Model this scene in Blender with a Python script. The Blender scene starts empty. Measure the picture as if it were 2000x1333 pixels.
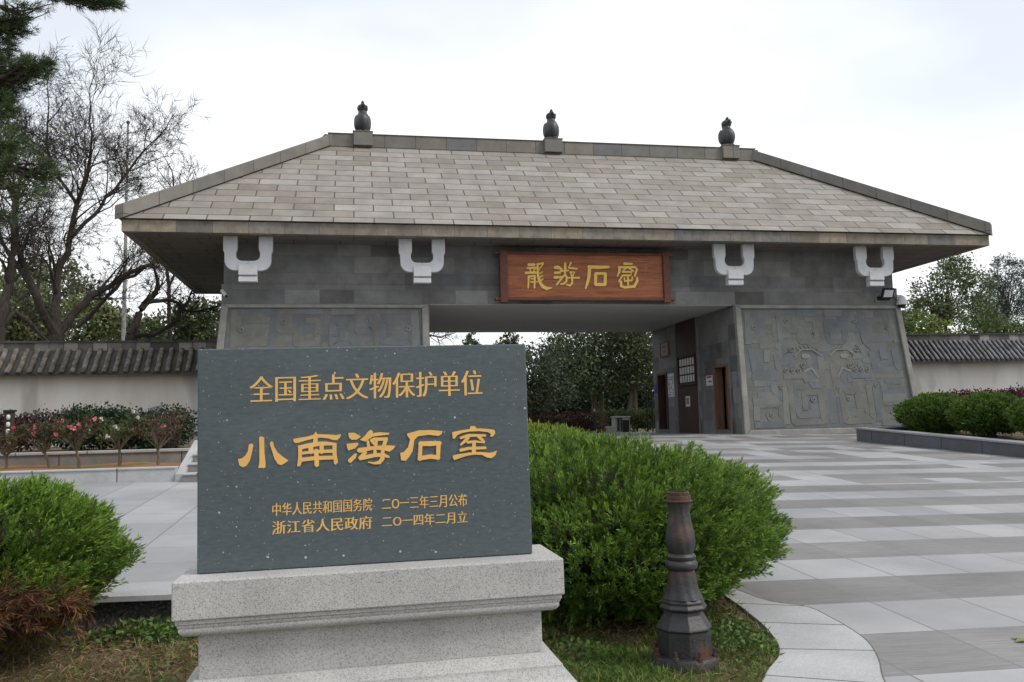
import bpy, bmesh, math, random
import numpy as np
from mathutils import Vector, Matrix

random.seed(7)
RNG = np.random.default_rng(7)
SC = bpy.context.scene
COL = SC.collection
R = math.radians

# ------------------------------------------------------------------ camera
FPX, YAW, PITCH, ROLL = 1674.65, .1825, .0974, -.0235     # focal length in photo pixels (2000 wide)
def cam_axes():
    cy, sy = math.cos(YAW), math.sin(YAW); cp, sp = math.cos(PITCH), math.sin(PITCH)
    f = Vector((sy*cp, cy*cp, sp)); r = Vector((cy, -sy, 0)); u = r.cross(f)
    c, s = math.cos(ROLL), math.sin(ROLL)
    return c*r + s*u, -s*r + c*u, f
CR, CU, CF = cam_axes()
cd = bpy.data.cameras.new('camera'); cd.sensor_width = 36; cd.lens = FPX/2000*36
cd.clip_start = .05; cd.clip_end = 3000
cam = bpy.data.objects.new('camera', cd); COL.objects.link(cam)
cam.matrix_world = Matrix(((CR.x, CU.x, -CF.x, 0), (CR.y, CU.y, -CF.y, 0), (CR.z, CU.z, -CF.z, 0), (0, 0, 0, 1)))
SC.camera = cam
def ray(u, v): return CR*((u-1000)/FPX) - CU*((v-666.5)/FPX) + CF
def onY(u, v, y):                       # survey helper: photo point -> place at depth y
    d = ray(u, v); return d*(y/d.y)

# ------------------------------------------------------------------ light
SUN_EL, SUN_AZ = 44, 62                 # azimuth of the sun clockwise from -Y (behind the camera) towards +X
sdir = Vector((math.sin(R(SUN_AZ))*math.cos(R(SUN_EL)), -math.cos(R(SUN_AZ))*math.cos(R(SUN_EL)), math.sin(R(SUN_EL))))
w = bpy.data.worlds.new('World'); SC.world = w; w.use_nodes = True
nt = w.node_tree; nt.nodes.clear()
def wn(t, **k):
    n = nt.nodes.new(t)
    for a, b in k.items(): setattr(n, a, b)
    return n
wo = wn('ShaderNodeOutputWorld'); bg = wn('ShaderNodeBackground'); bg.inputs['Strength'].default_value = .1
sky = wn('ShaderNodeTexSky', sky_type='NISHITA', sun_disc=False)
sky.sun_elevation = R(SUN_EL); sky.sun_rotation = math.atan2(sdir.x, sdir.y)
tc = wn('ShaderNodeTexCoord'); mp = wn('ShaderNodeMapping'); mp.inputs['Scale'].default_value = (1, 1, 2.2)
nz = wn('ShaderNodeTexNoise'); nz.inputs['Scale'].default_value = 1.1; nz.inputs['Detail'].default_value = 5; nz.inputs['Roughness'].default_value = .5
rp = wn('ShaderNodeValToRGB'); rp.color_ramp.elements[0].position = .42; rp.color_ramp.elements[0].color = (.58, .60, .62, 1)
rp.color_ramp.elements[1].position = .64; rp.color_ramp.elements[1].color = (1, 1, 1, 1)
mx = wn('ShaderNodeMix', data_type='RGBA'); mx.inputs['B'].default_value = (8.7, 8.85, 9.0, 1)
L = nt.links.new
L(tc.outputs['Generated'], mp.inputs['Vector']); L(mp.outputs['Vector'], nz.inputs['Vector']); L(nz.outputs['Fac'], rp.inputs['Fac'])
L(rp.outputs['Color'], mx.inputs['Factor']); L(sky.outputs['Color'], mx.inputs['A']); L(mx.outputs['Result'], bg.inputs['Color']); L(bg.outputs['Background'], wo.inputs['Surface'])
sl = bpy.data.lights.new('sun', 'SUN'); sl.energy = 1.5; sl.angle = R(12); sl.color = (1, .95, .88)
so = bpy.data.objects.new('sun', sl); COL.objects.link(so); so.rotation_euler = sdir.to_track_quat('Z', 'Y').to_euler(); so.location = (20, -10, 30)
SC.view_settings.view_transform = 'Standard'; SC.view_settings.look = 'None'
SC.view_settings.exposure = .5; SC.view_settings.gamma = 1; SC.view_settings.use_curve_mapping = False

# ------------------------------------------------------------------ helpers
ORG = {}
def tag(o, label=None, cat=None, group=None, kind=None):
    if label: o['label'] = label
    if cat: o['category'] = cat
    if group: o['group'] = group
    if kind: o['kind'] = kind
    return o
def thing(name, label, cat, loc, group=None):
    o = bpy.data.objects.new(name, None); COL.objects.link(o); o.location = loc; o.empty_display_size = .2
    ORG[o.name] = Vector(loc)
    return tag(o, label, cat, group)
def link(name, me, m, parent=None):
    o = bpy.data.objects.new(name, me); COL.objects.link(o)
    if m is not None and not me.materials: me.materials.append(m)
    if parent is not None:
        o.parent = parent; ORG[o.name] = ORG[parent.name]
    return o
class MB:
    """collects faces in world space; build() links them as one object with metric box-projected UVs"""
    def __init__(s): s.v = []; s.f = []
    def add(s, vs, fs):
        b = len(s.v); s.v += [tuple(p) for p in vs]; s.f += [[b+i for i in f] for f in fs]; return s
    def box(s, x0, x1, y0, y1, z0, z1):
        return s.add([(x0,y0,z0),(x1,y0,z0),(x1,y1,z0),(x0,y1,z0),(x0,y0,z1),(x1,y0,z1),(x1,y1,z1),(x0,y1,z1)],
                     [(0,3,2,1),(4,5,6,7),(0,1,5,4),(1,2,6,5),(2,3,7,6),(3,0,4,7)])
    def hexa(s, b, t):                  # four bottom points anticlockwise from above, four top points
        return s.add(list(b)+list(t), [(0,3,2,1),(4,5,6,7),(0,1,5,4),(1,2,6,5),(2,3,7,6),(3,0,4,7)])
    def prism(s, poly, off):            # any planar polygon pushed along the vector off
        n = len(poly); off = Vector(off); p = [Vector(q) for q in poly]
        return s.add([q for q in p]+[q+off for q in p], [list(range(n))[::-1], list(range(n, 2*n))]+[(i, (i+1) % n, n+(i+1) % n, n+i) for i in range(n)])
    def ring(s, rows, close=True, caps=False):   # rows of equal-length loops
        n = len(rows[0]); vs = [p for r in rows for p in r]; fs = []
        for i in range(len(rows)-1):
            for j in range(n if close else n-1):
                k = (j+1) % n; fs.append((i*n+j, i*n+k, (i+1)*n+k, (i+1)*n+j))
        if caps: fs += [list(range(n))[::-1], [(len(rows)-1)*n+j for j in range(n)]]
        return s.add(vs, fs)
    def lathe(s, c, prof, n=24, rot=0, caps=True):
        rows = [[(c[0]+r*math.cos(rot+2*math.pi*j/n), c[1]+r*math.sin(rot+2*math.pi*j/n), c[2]+z) for j in range(n)] for r, z in prof]
        return s.ring(rows, caps=caps)
    def tube(s, pts, rad, n=6, caps=True):
        pts = [Vector(p) for p in pts]; rows = []
        if not hasattr(rad, '__len__'): rad = [rad]*len(pts)
        ref = Vector((.31, .17, .93))
        for i, p in enumerate(pts):
            d = (pts[min(i+1, len(pts)-1)]-pts[max(i-1, 0)]).normalized()
            a = d.cross(ref)
            if a.length < .1: a = d.cross(Vector((1, 0, 0)))
            a.normalize(); b = d.cross(a)
            rows.append([p+rad[i]*(math.cos(2*math.pi*j/n)*a+math.sin(2*math.pi*j/n)*b) for j in range(n)])
        return s.ring(rows, caps=caps)
    def build(s, name, m, parent=None, smooth=False, bevel=0, uv=True, fix=True, segs=2):
        o0 = ORG[parent.name] if parent is not None else Vector((0, 0, 0))
        me = bpy.data.meshes.new(name); me.from_pydata([(p[0]-o0.x, p[1]-o0.y, p[2]-o0.z) for p in s.v], [], s.f)
        if fix:
            bm = bmesh.new(); bm.from_mesh(me); bmesh.ops.recalc_face_normals(bm, faces=bm.faces); bm.to_mesh(me); bm.free()
        me.update()
        if uv: metric_uv(me, o0)
        if smooth: me.shade_smooth() if hasattr(me, 'shade_smooth') else [setattr(p, 'use_smooth', True) for p in me.polygons]
        o = link(name, me, m, parent)
        if smooth == 'auto':
            me.set_sharp_from_angle(angle=R(38))
        if bevel:
            b = o.modifiers.new('bevel', 'BEVEL'); b.width = bevel; b.segments = segs; b.limit_method = 'ANGLE'; b.angle_limit = R(35)
        return o
def metric_uv(me, o0=Vector((0, 0, 0))):
    lay = me.uv_layers.new(name='UVMap'); co = me.vertices; Z = Vector((0, 0, 1))
    for p in me.polygons:
        n = p.normal
        if abs(n.z) > .93: u = Vector((1, 0, 0)); v = Vector((0, 1, 0))
        else:
            u = Z.cross(n).normalized(); v = n.cross(u)
        for li in p.loop_indices:
            q = co[me.loops[li].vertex_index].co + o0
            lay.data[li].uv = (q.dot(u), q.dot(v))
def quads(name, V, C, m, parent=None):
    """N separate leaf-sized quads with one colour each"""
    N = len(V); o0 = np.array(ORG[parent.name]) if parent is not None else np.zeros(3)
    me = bpy.data.meshes.new(name); me.vertices.add(4*N); me.loops.add(4*N); me.polygons.add(N)
    me.vertices.foreach_set('co', (V-o0).astype(np.float32).ravel())
    me.loops.foreach_set('vertex_index', np.arange(4*N, dtype=np.int32))
    me.polygons.foreach_set('loop_start', np.arange(0, 4*N, 4, dtype=np.int32))
    me.polygons.foreach_set('loop_total', np.full(N, 4, dtype=np.int32))
    at = me.color_attributes.new('Col', 'FLOAT_COLOR', 'POINT')
    c4 = np.ones((N, 4, 4), np.float32); c4[:, :, :3] = C[:, None, :]
    at.data.foreach_set('color', c4.ravel()); me.update(); me.validate()
    return link(name, me, m, parent)
def unit(a): return a/np.maximum(np.linalg.norm(a, axis=-1, keepdims=True), 1e-9)
def rhombs(base, d, ln, wd, rng, droop=0):
    """leaf-shaped quads: base point, direction, length, width"""
    N = len(base); d = unit(d); s = unit(np.cross(d, rng.normal(size=(N, 3))))
    ln = np.broadcast_to(ln, N)[:, None]; wd = np.broadcast_to(wd, N)[:, None]
    mid = base+d*ln*.5; tip = base+d*ln - np.array([0, 0, 1])*ln*droop
    return np.stack([base, mid+s*wd*.5, tip, mid-s*wd*.5], 1)
def lump(d, seed, amp=.1, fr=3.0):
    r = np.random.default_rng(seed); t = np.zeros(len(d))
    for k in range(7):
        a = r.normal(size=3)*fr*(1+.25*k); t += np.sin(d@a+r.uniform(0, 6.28))/(1+.3*k)
    return 1+amp*t/2.2
def pick(cols, n, rng, var=.18):
    c = np.array(cols)[rng.integers(0, len(cols), n)]
    return np.clip(c*(1+rng.normal(size=(n, 1))*var), 0, 1)

# ------------------------------------------------------------------ materials
def NM(name):
    m = bpy.data.materials.new(name); m.use_nodes = True; t = m.node_tree; b = t.nodes['Principled BSDF']
    def N(ty, **k):
        n = t.nodes.new(ty)
        for a, v in k.items():
            if a.startswith('i_'): n.inputs[a[2:].replace('_', ' ')].default_value = v
            else: setattr(n, a, v)
        return n
    return m, t, b, N, t.links.new
def rgb(c): return (c[0], c[1], c[2], 1)
def noisy(name, c1, c2, scale=4, rough=.8, detail=6, bump=.0, bscale=None, coord='Object', stretch=(1, 1, 1), lo=.35, hi=.65, spec=.3, c3=None, s3=30, f3=.5):
    m, t, b, N, K = NM(name)
    tc = N('ShaderNodeTexCoord'); mp = N('ShaderNodeMapping'); mp.inputs['Scale'].default_value = stretch
    K(tc.outputs[coord], mp.inputs['Vector'])
    n = N('ShaderNodeTexNoise', i_Scale=scale, i_Detail=detail, i_Roughness=.6); K(mp.outputs['Vector'], n.inputs['Vector'])
    r = N('ShaderNodeMapRange'); r.inputs['From Min'].default_value = lo; r.inputs['From Max'].default_value = hi; K(n.outputs['Fac'], r.inputs['Value'])
    x = N('ShaderNodeMix', data_type='RGBA'); x.inputs['A'].default_value = rgb(c1); x.inputs['B'].default_value = rgb(c2); K(r.outputs['Result'], x.inputs['Factor'])
    out = x.outputs['Result']
    if c3:
        n3 = N('ShaderNodeTexNoise', i_Scale=s3, i_Detail=3); K(mp.outputs['Vector'], n3.inputs['Vector'])
        r3 = N('ShaderNodeMapRange'); r3.inputs['From Min'].default_value = .55; r3.inputs['From Max'].default_value = .7; r3.inputs['To Max'].default_value = f3; K(n3.outputs['Fac'], r3.inputs['Value'])
        x3 = N('ShaderNodeMix', data_type='RGBA'); x3.inputs['B'].default_value = rgb(c3); K(out, x3.inputs['A']); K(r3.outputs['Result'], x3.inputs['Factor']); out = x3.outputs['Result']
    K(out, b.inputs['Base Color']); b.inputs['Roughness'].default_value = rough; b.inputs['Specular IOR Level'].default_value = spec
    if bump:
        bn = N('ShaderNodeTexNoise', i_Scale=bscale or scale*4, i_Detail=6); K(mp.outputs['Vector'], bn.inputs['Vector'])
        bp = N('ShaderNodeBump', i_Strength=bump, i_Distance=.02); K(bn.outputs['Fac'], bp.inputs['Height']); K(bp.outputs['Normal'], b.inputs['Normal'])
    return m
def blocks(name, c1, c2, cm, bw, bh, ms=.01, off=.5, rough=.8, var=.35, nscale=2.5, bump=.4, spec=.3, stain=None, sfac=.5, sscale=1.2, sstretch=(1, 1, 1), freq=2, tints=None, shift=(0, 0, 0), ramp=None):
    """masonry in metric UV: per-block colour, weathering noise, joints"""
    m, t, b, N, K = NM(name)
    tc = N('ShaderNodeTexCoord'); mp = N('ShaderNodeMapping'); mp.inputs['Location'].default_value = shift
    K(tc.outputs['UV'], mp.inputs['Vector'])
    br = N('ShaderNodeTexBrick', offset=off, offset_frequency=freq, squash=1)
    for a, v in (('Scale', 1), ('Brick Width', bw), ('Row Height', bh), ('Mortar Size', ms), ('Mortar Smooth', .15), ('Bias', 0)): br.inputs[a].default_value = v
    br.inputs['Color1'].default_value = (0, 0, 0, 1); br.inputs['Color2'].default_value = (1, 1, 1, 1); br.inputs['Mortar'].default_value = (.5, .5, .5, 1)
    K(mp.outputs['Vector'], br.inputs['Vector'])
    rp = N('ShaderNodeValToRGB'); e = rp.color_ramp
    cols = ramp or [c1, c2]
    e.elements[0].color = rgb(cols[0]); e.elements[1].color = rgb(cols[-1])
    for i, c in enumerate(cols[1:-1]): e.elements.new((i+1)/(len(cols)-1)).color = rgb(c)
    K(br.outputs['Color'], rp.inputs['Fac'])
    n = N('ShaderNodeTexNoise', i_Scale=nscale, i_Detail=8, i_Roughness=.65); K(tc.outputs['UV'], n.inputs['Vector'])
    r = N('ShaderNodeMapRange'); r.inputs['From Min'].default_value = .3; r.inputs['From Max'].default_value = .7; r.inputs['To Min'].default_value = 1-var; r.inputs['To Max'].default_value = 1+var; K(n.outputs['Fac'], r.inputs['Value'])
    mu = N('ShaderNodeVectorMath', operation='SCALE'); K(rp.outputs['Color'], mu.inputs[0]); K(r.outputs['Result'], mu.inputs['Scale'])
    out = mu.outputs['Vector']
    if stain:
        m2 = N('ShaderNodeMapping'); m2.inputs['Scale'].default_value = sstretch; K(tc.outputs['UV'], m2.inputs['Vector'])
        n2 = N('ShaderNodeTexNoise', i_Scale=sscale, i_Detail=7, i_Roughness=.7); K(m2.outputs['Vector'], n2.inputs['Vector'])
        r2 = N('ShaderNodeMapRange'); r2.inputs['From Min'].default_value = .52; r2.inputs['From Max'].default_value = .72; r2.inputs['To Max'].default_value = sfac; K(n2.outputs['Fac'], r2.inputs['Value'])
        x2 = N('ShaderNodeMix', data_type='RGBA'); x2.inputs['B'].default_value = rgb(stain); K(out, x2.inputs['A']); K(r2.outputs['Result'], x2.inputs['Factor']); out = x2.outputs['Result']
    x = N('ShaderNodeMix', data_type='RGBA'); x.inputs['B'].default_value = rgb(cm); K(out, x.inputs['A']); K(br.outputs['Fac'], x.inputs['Factor'])
    K(x.outputs['Result'], b.inputs['Base Color']); b.inputs['Roughness'].default_value = rough; b.inputs['Specular IOR Level'].default_value = spec
    if bump:
        hs = N('ShaderNodeMath', operation='MULTIPLY_ADD'); K(br.outputs['Fac'], hs.inputs[0]); hs.inputs[1].default_value = -1.5
        n4 = N('ShaderNodeTexNoise', i_Scale=nscale*8, i_Detail=5); K(tc.outputs['UV'], n4.inputs['Vector']); K(n4.outputs['Fac'], hs.inputs[2])
        bp = N('ShaderNodeBump', i_Strength=bump, i_Distance=.015); K(hs.outputs['Value'], bp.inputs['Height']); K(bp.outputs['Normal'], b.inputs['Normal'])
    return m
def leafy(name, trans=.25, rough=.55):
    m, t, b, N, K = NM(name)
    a = N('ShaderNodeVertexColor', layer_name='Col'); K(a.outputs['Color'], b.inputs['Base Color'])
    b.inputs['Roughness'].default_value = rough; b.inputs['Specular IOR Level'].default_value = .25
    tr = N('ShaderNodeBsdfTranslucent'); K(a.outputs['Color'], tr.inputs['Color'])
    ms = N('ShaderNodeMixShader'); ms.inputs['Fac'].default_value = trans
    K(b.outputs['BSDF'], ms.inputs[1]); K(tr.outputs['BSDF'], ms.inputs[2]); K(ms.outputs['Shader'], t.nodes['Material Output'].inputs['Surface'])
    return m
def plain(name, c, rough=.6, metal=0, spec=.4):
    m, t, b, N, K = NM(name); b.inputs['Base Color'].default_value = rgb(c); b.inputs['Roughness'].default_value = rough; b.inputs['Metallic'].default_value = metal; b.inputs['Specular IOR Level'].default_value = spec
    n = N('ShaderNodeTexNoise', i_Scale=9, i_Detail=5); tc = N('ShaderNodeTexCoord'); K(tc.outputs['Object'], n.inputs['Vector'])
    r = N('ShaderNodeMapRange'); r.inputs['To Min'].default_value = .8; r.inputs['To Max'].default_value = 1.2; K(n.outputs['Fac'], r.inputs['Value'])
    mu = N('ShaderNodeVectorMath', operation='SCALE'); mu.inputs[0].default_value = c; K(r.outputs['Result'], mu.inputs['Scale']); K(mu.outputs['Vector'], b.inputs['Base Color'])
    return m
def granite(name, base, dark, light, scale=95, rough=.7, dirt=None, bump=.15):
    m, t, b, N, K = NM(name); tc = N('ShaderNodeTexCoord')
    v = N('ShaderNodeTexVoronoi', i_Scale=scale); K(tc.outputs['Object'], v.inputs['Vector'])
    rp = N('ShaderNodeValToRGB'); e = rp.color_ramp; e.interpolation = 'CONSTANT'
    sp = N('ShaderNodeSeparateColor'); K(v.outputs['Color'], sp.inputs['Color']); K(sp.outputs['Red'], rp.inputs['Fac'])
    e.elements[0].color = rgb(dark); e.elements[1].position = .14; e.elements[1].color = rgb([.6*base[i]+.4*dark[i] for i in range(3)])
    e.elements.new(.3).color = rgb(base); e.elements.new(.8).color = rgb(light)
    n = N('ShaderNodeTexNoise', i_Scale=2.2, i_Detail=6); K(tc.outputs['Object'], n.inputs['Vector'])
    r = N('ShaderNodeMapRange'); r.inputs['From Min'].default_value = .3; r.inputs['From Max'].default_value = .7; r.inputs['To Min'].default_value = .86; r.inputs['To Max'].default_value = 1.1; K(n.outputs['Fac'], r.inputs['Value'])
    mu = N('ShaderNodeVectorMath', operation='SCALE'); K(rp.outputs['Color'], mu.inputs[0]); K(r.outputs['Result'], mu.inputs['Scale']); out = mu.outputs['Vector']
    if dirt:
        n2 = N('ShaderNodeTexNoise', i_Scale=3.1, i_Detail=8, i_Roughness=.75); K(tc.outputs['Object'], n2.inputs['Vector'])
        r2 = N('ShaderNodeMapRange'); r2.inputs['From Min'].default_value = .56; r2.inputs['From Max'].default_value = .75; r2.inputs['To Max'].default_value = .55; K(n2.outputs['Fac'], r2.inputs['Value'])
        x = N('ShaderNodeMix', data_type='RGBA'); x.inputs['B'].default_value = rgb(dirt); K(out, x.inputs['A']); K(r2.outputs['Result'], x.inputs['Factor']); out = x.outputs['Result']
    K(out, b.inputs['Base Color']); b.inputs['Roughness'].default_value = rough; b.inputs['Specular IOR Level'].default_value = .35
    bp = N('ShaderNodeBump', i_Strength=bump, i_Distance=.004); K(v.outputs['Distance'], bp.inputs['Height']); K(bp.outputs['Normal'], b.inputs['Normal'])
    return m
STELE_BRUSH = [[(-0.6058,0.0651),(-0.5933,0.0691),(-0.5836,0.0617),(-0.593,0.0132),(-0.6012,-0.0181),(-0.6176,-0.0433),(-0.6342,-0.0499),(-0.6523,-0.0408),(-0.6594,-0.0077),(-0.6401,-0.0055),(-0.6235,0.0083),(-0.6112,0.0309)],[(-0.5559,0.0998),(-0.5461,0.1044),(-0.5307,0.0991),(-0.5289,0.017),(-0.5231,-0.0291),(-0.5244,-0.0562),(-0.5592,-0.0566),(-0.5538,-0.0281),(-0.5542,0.0465)],[(-0.5011,0.0738),(-0.4927,0.078),(-0.4857,0.072),(-0.4814,0.0502),(-0.4644,0.0209),(-0.4334,-0.0059),(-0.4094,-0.0225),(-0.4277,-0.0363),(-0.4446,-0.0453),(-0.4614,-0.0396),(-0.4784,-0.0132),(-0.4926,0.0333),(-0.5025,0.0624)],[(-0.2803,0.1087),(-0.2717,0.1217),(-0.2631,0.1083),(-0.2618,0.0617),(-0.286,0.0623),(-0.2832,0.0855)],[(-0.3856,0.0867),(-0.3487,0.093),(-0.3117,0.0979),(-0.2803,0.1073),(-0.2574,0.1082),(-0.2058,0.1054),(-0.1712,0.1016),(-0.1423,0.1053),(-0.1482,0.0879),(-0.1626,0.0751),(-0.1828,0.0756),(-0.2058,0.085),(-0.246,0.0904),(-0.2803,0.0869),(-0.3203,0.0778),(-0.3572,0.0671),(-0.3742,0.0647),(-0.3841,0.0736)],[(-0.3629,0.0513),(-0.3203,0.0603),(-0.2689,0.0691),(-0.2202,0.0693),(-0.1656,0.0605),(-0.1656,0.0474),(-0.2059,0.0491),(-0.2518,0.0483),(-0.306,0.0396),(-0.3487,0.0321),(-0.36,0.0353)],[(-0.3614,0.0513),(-0.3387,0.0463),(-0.3416,0.0116),(-0.3401,-0.0289),(-0.3514,-0.0545),(-0.3656,-0.0541),(-0.36,-0.0023)],[(-0.1857,0.0596),(-0.1656,0.0591),(-0.1658,0.0065),(-0.1587,-0.0403),(-0.1717,-0.053),(-0.1789,-0.0455),(-0.1817,-0.0192),(-0.1873,0.0072)],[(-0.3082,0.0484),(-0.3082,0.0136),(-0.2961,0.0058),(-0.2839,0.0129),(-0.2839,0.0477),(-0.296,0.0555)],[(-0.2525,0.0527),(-0.2525,0.012),(-0.2418,0.0051),(-0.2311,0.0113),(-0.231,0.0521),(-0.2417,0.0589)],[(-0.3451,0.0058),(-0.277,0.0105),(-0.1798,0.0102),(-0.1748,0.0192),(-0.1804,0.0282),(-0.2781,0.0265),(-0.3466,0.0188),(-0.3496,0.012)],[(-0.2804,0.0269),(-0.2776,-0.0544),(-0.266,-0.0613),(-0.2548,-0.0543),(-0.2575,0.0271),(-0.2692,0.0339)],[(-0.3447,-0.0307),(-0.2769,-0.025),(-0.1799,-0.0236),(-0.1745,-0.014),(-0.1805,-0.0044),(-0.2782,-0.0047),(-0.3469,-0.0106),(-0.3517,-0.0211)],[(-0.1049,0.1117),(-0.073,0.1109),(-0.0396,0.091),(-0.0616,0.0754),(-0.0877,0.0746),(-0.1021,0.0867)],[(-0.1139,0.0548),(-0.0558,0.0591),(-0.053,0.0502),(-0.0705,0.0301),(-0.1054,0.0194),(-0.1125,0.0372)],[(-0.0605,0.0035),(-0.0679,-0.0197),(-0.0941,-0.0452),(-0.1071,-0.0389),(-0.107,-0.0273),(-0.0881,-0.0103),(-0.0707,0.0038)],[(0.0088,0.1251),(0.0219,0.1174),(0.0218,0.1071),(0.0556,0.1107),(0.107,0.1065),(0.1055,0.0976),(0.0584,0.0929),(0.0231,0.0894),(0.0026,0.0766),(-0.0179,0.0639),(-0.0456,0.0735),(-0.0207,0.0934),(-0.003,0.1151)],[(-0.0619,0.0226),(-0.0531,0.0311),(0.0286,0.0392),(0.0756,0.0423),(0.1388,0.0376),(0.1283,0.0217),(0.1076,0.0075),(0.0783,0.0157),(0.0285,0.0215),(-0.0154,0.0125),(-0.0445,0.006),(-0.059,0.0122)],[(0.2002,0.0997),(0.2659,0.116),(0.3258,0.116),(0.3889,0.1085),(0.3826,0.0922),(0.3674,0.0836),(0.3135,0.0909),(0.2596,0.0848),(0.2385,0.0661),(0.2288,0.007),(0.2107,-0.0221),(0.1927,-0.0422),(0.169,-0.04),(0.1629,-0.0),(0.1813,0.0024),(0.2053,0.0284),(0.2162,0.0696),(0.203,0.0878)],[(0.0126,0.0607),(0.0297,0.0663),(0.0965,0.0653),(0.1017,0.0741),(0.0964,0.0831),(0.0281,0.0839),(0.0071,0.0745),(0.0058,0.066)],[(-0.0113,0.0657),(-0.0086,0.036),(0.0001,0.0322),(0.0073,0.038),(0.0017,0.0673),(-0.0054,0.0705)],[(0.0121,0.0592),(0.0348,0.036),(0.0438,0.0384),(0.0459,0.0475),(0.0221,0.0697),(0.0139,0.0676)],[(0.0808,0.0794),(0.0695,0.044),(0.0766,0.0353),(0.0875,0.0375),(0.1003,0.0723),(0.0926,0.0817)],[(0.0334,0.0671),(0.0266,0.041),(0.0334,0.0343),(0.0423,0.037),(0.0477,0.0635),(0.0415,0.0696)],[(-0.0218,0.0171),(-0.0545,-0.0166),(-0.0515,-0.0273),(-0.0407,-0.0298),(-0.009,0.0049),(-0.0118,0.0148)],[(-0.0455,-0.0333),(0.0297,-0.0187),(0.0737,-0.0179),(0.1021,-0.0258),(0.1076,-0.0218),(0.1066,-0.015),(0.0765,0.0024),(0.0268,0.0017),(-0.0498,-0.0132),(-0.0536,-0.0244)],[(0.0239,0.0187),(0.023,-0.0077),(0.0317,-0.0133),(0.0405,-0.0082),(0.04,0.0182),(0.032,0.0233)],[(0.0636,0.0179),(0.0593,-0.0233),(0.0492,-0.0378),(0.0281,-0.0446),(-0.0037,-0.0414),(-0.0054,-0.0433),(-0.0045,-0.0457),(0.0277,-0.0563),(0.0594,-0.0558),(0.0818,-0.0302),(0.0812,0.0168),(0.0726,0.0226)],[(0.2652,0.0327),(0.325,0.031),(0.3776,0.0347),(0.3837,0.0452),(0.3771,0.0556),(0.3245,0.0578),(0.2649,0.0564),(0.2579,0.0446)],[(0.2622,0.0542),(0.2547,-0.039),(0.2649,-0.0464),(0.2761,-0.041),(0.283,0.0523),(0.2731,0.0595)],[(0.3549,0.0485),(0.3528,-0.0379),(0.3623,-0.0443),(0.3723,-0.0391),(0.3789,0.047),(0.3672,0.0549)],[(0.2611,-0.0427),(0.3241,-0.0358),(0.367,-0.0422),(0.3754,-0.0323),(0.3703,-0.0202),(0.3235,-0.0121),(0.258,-0.0221),(0.2534,-0.0332)],[(0.5335,0.1133),(0.5401,0.1317),(0.563,0.1311),(0.5752,0.1144)],[(0.44,0.1012),(0.467,0.1067),(0.5335,0.1164),(0.592,0.1181),(0.6442,0.1127),(0.6693,0.108),(0.6733,0.0955),(0.6666,0.0791),(0.6559,0.0712),(0.6445,0.0746),(0.65,0.0878),(0.6334,0.0975),(0.5813,0.1039),(0.5333,0.103),(0.4916,0.0959),(0.4687,0.0862),(0.4602,0.0762),(0.4518,0.0662),(0.4425,0.0684)],[(0.442,-0.0233),(0.471,-0.016),(0.5354,-0.0087),(0.5895,-0.0072),(0.6374,-0.0137),(0.6605,-0.0113),(0.6795,-0.0036),(0.6749,-0.022),(0.662,-0.036),(0.6472,-0.0427),(0.6264,-0.038),(0.5996,-0.0239),(0.5684,-0.0209),(0.5268,-0.0238),(0.4852,-0.0348),(0.4499,-0.047),(0.4418,-0.0355)],[(0.4858,0.063),(0.5295,0.074),(0.6204,0.0737),(0.6243,0.0798),(0.6206,0.0861),(0.528,0.0904),(0.482,0.0758),(0.48,0.0683)],[(0.5218,0.0808),(0.5017,0.0584),(0.4812,0.0361),(0.4822,0.0308),(0.4874,0.0291),(0.5132,0.0465),(0.5354,0.068),(0.5325,0.0784)],[(0.5203,0.0383),(0.5695,0.0426),(0.6128,0.0374),(0.6159,0.041),(0.6141,0.0455),(0.57,0.0549),(0.5193,0.0536),(0.5151,0.0457)],[(0.5753,0.0689),(0.5954,0.0523),(0.6094,0.0402),(0.6155,0.0411),(0.6175,0.0467),(0.6071,0.064),(0.586,0.0814),(0.5768,0.0783)],[(0.5479,0.0515),(0.5436,-0.0139),(0.5548,-0.0211),(0.5664,-0.0149),(0.5667,0.0507),(0.5575,0.0566)],[(0.4824,-0.0037),(0.5281,0.0054),(0.6202,0.0065),(0.6244,0.0135),(0.6201,0.0205),(0.5268,0.0214),(0.479,0.0119),(0.476,0.0032)]]
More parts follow.
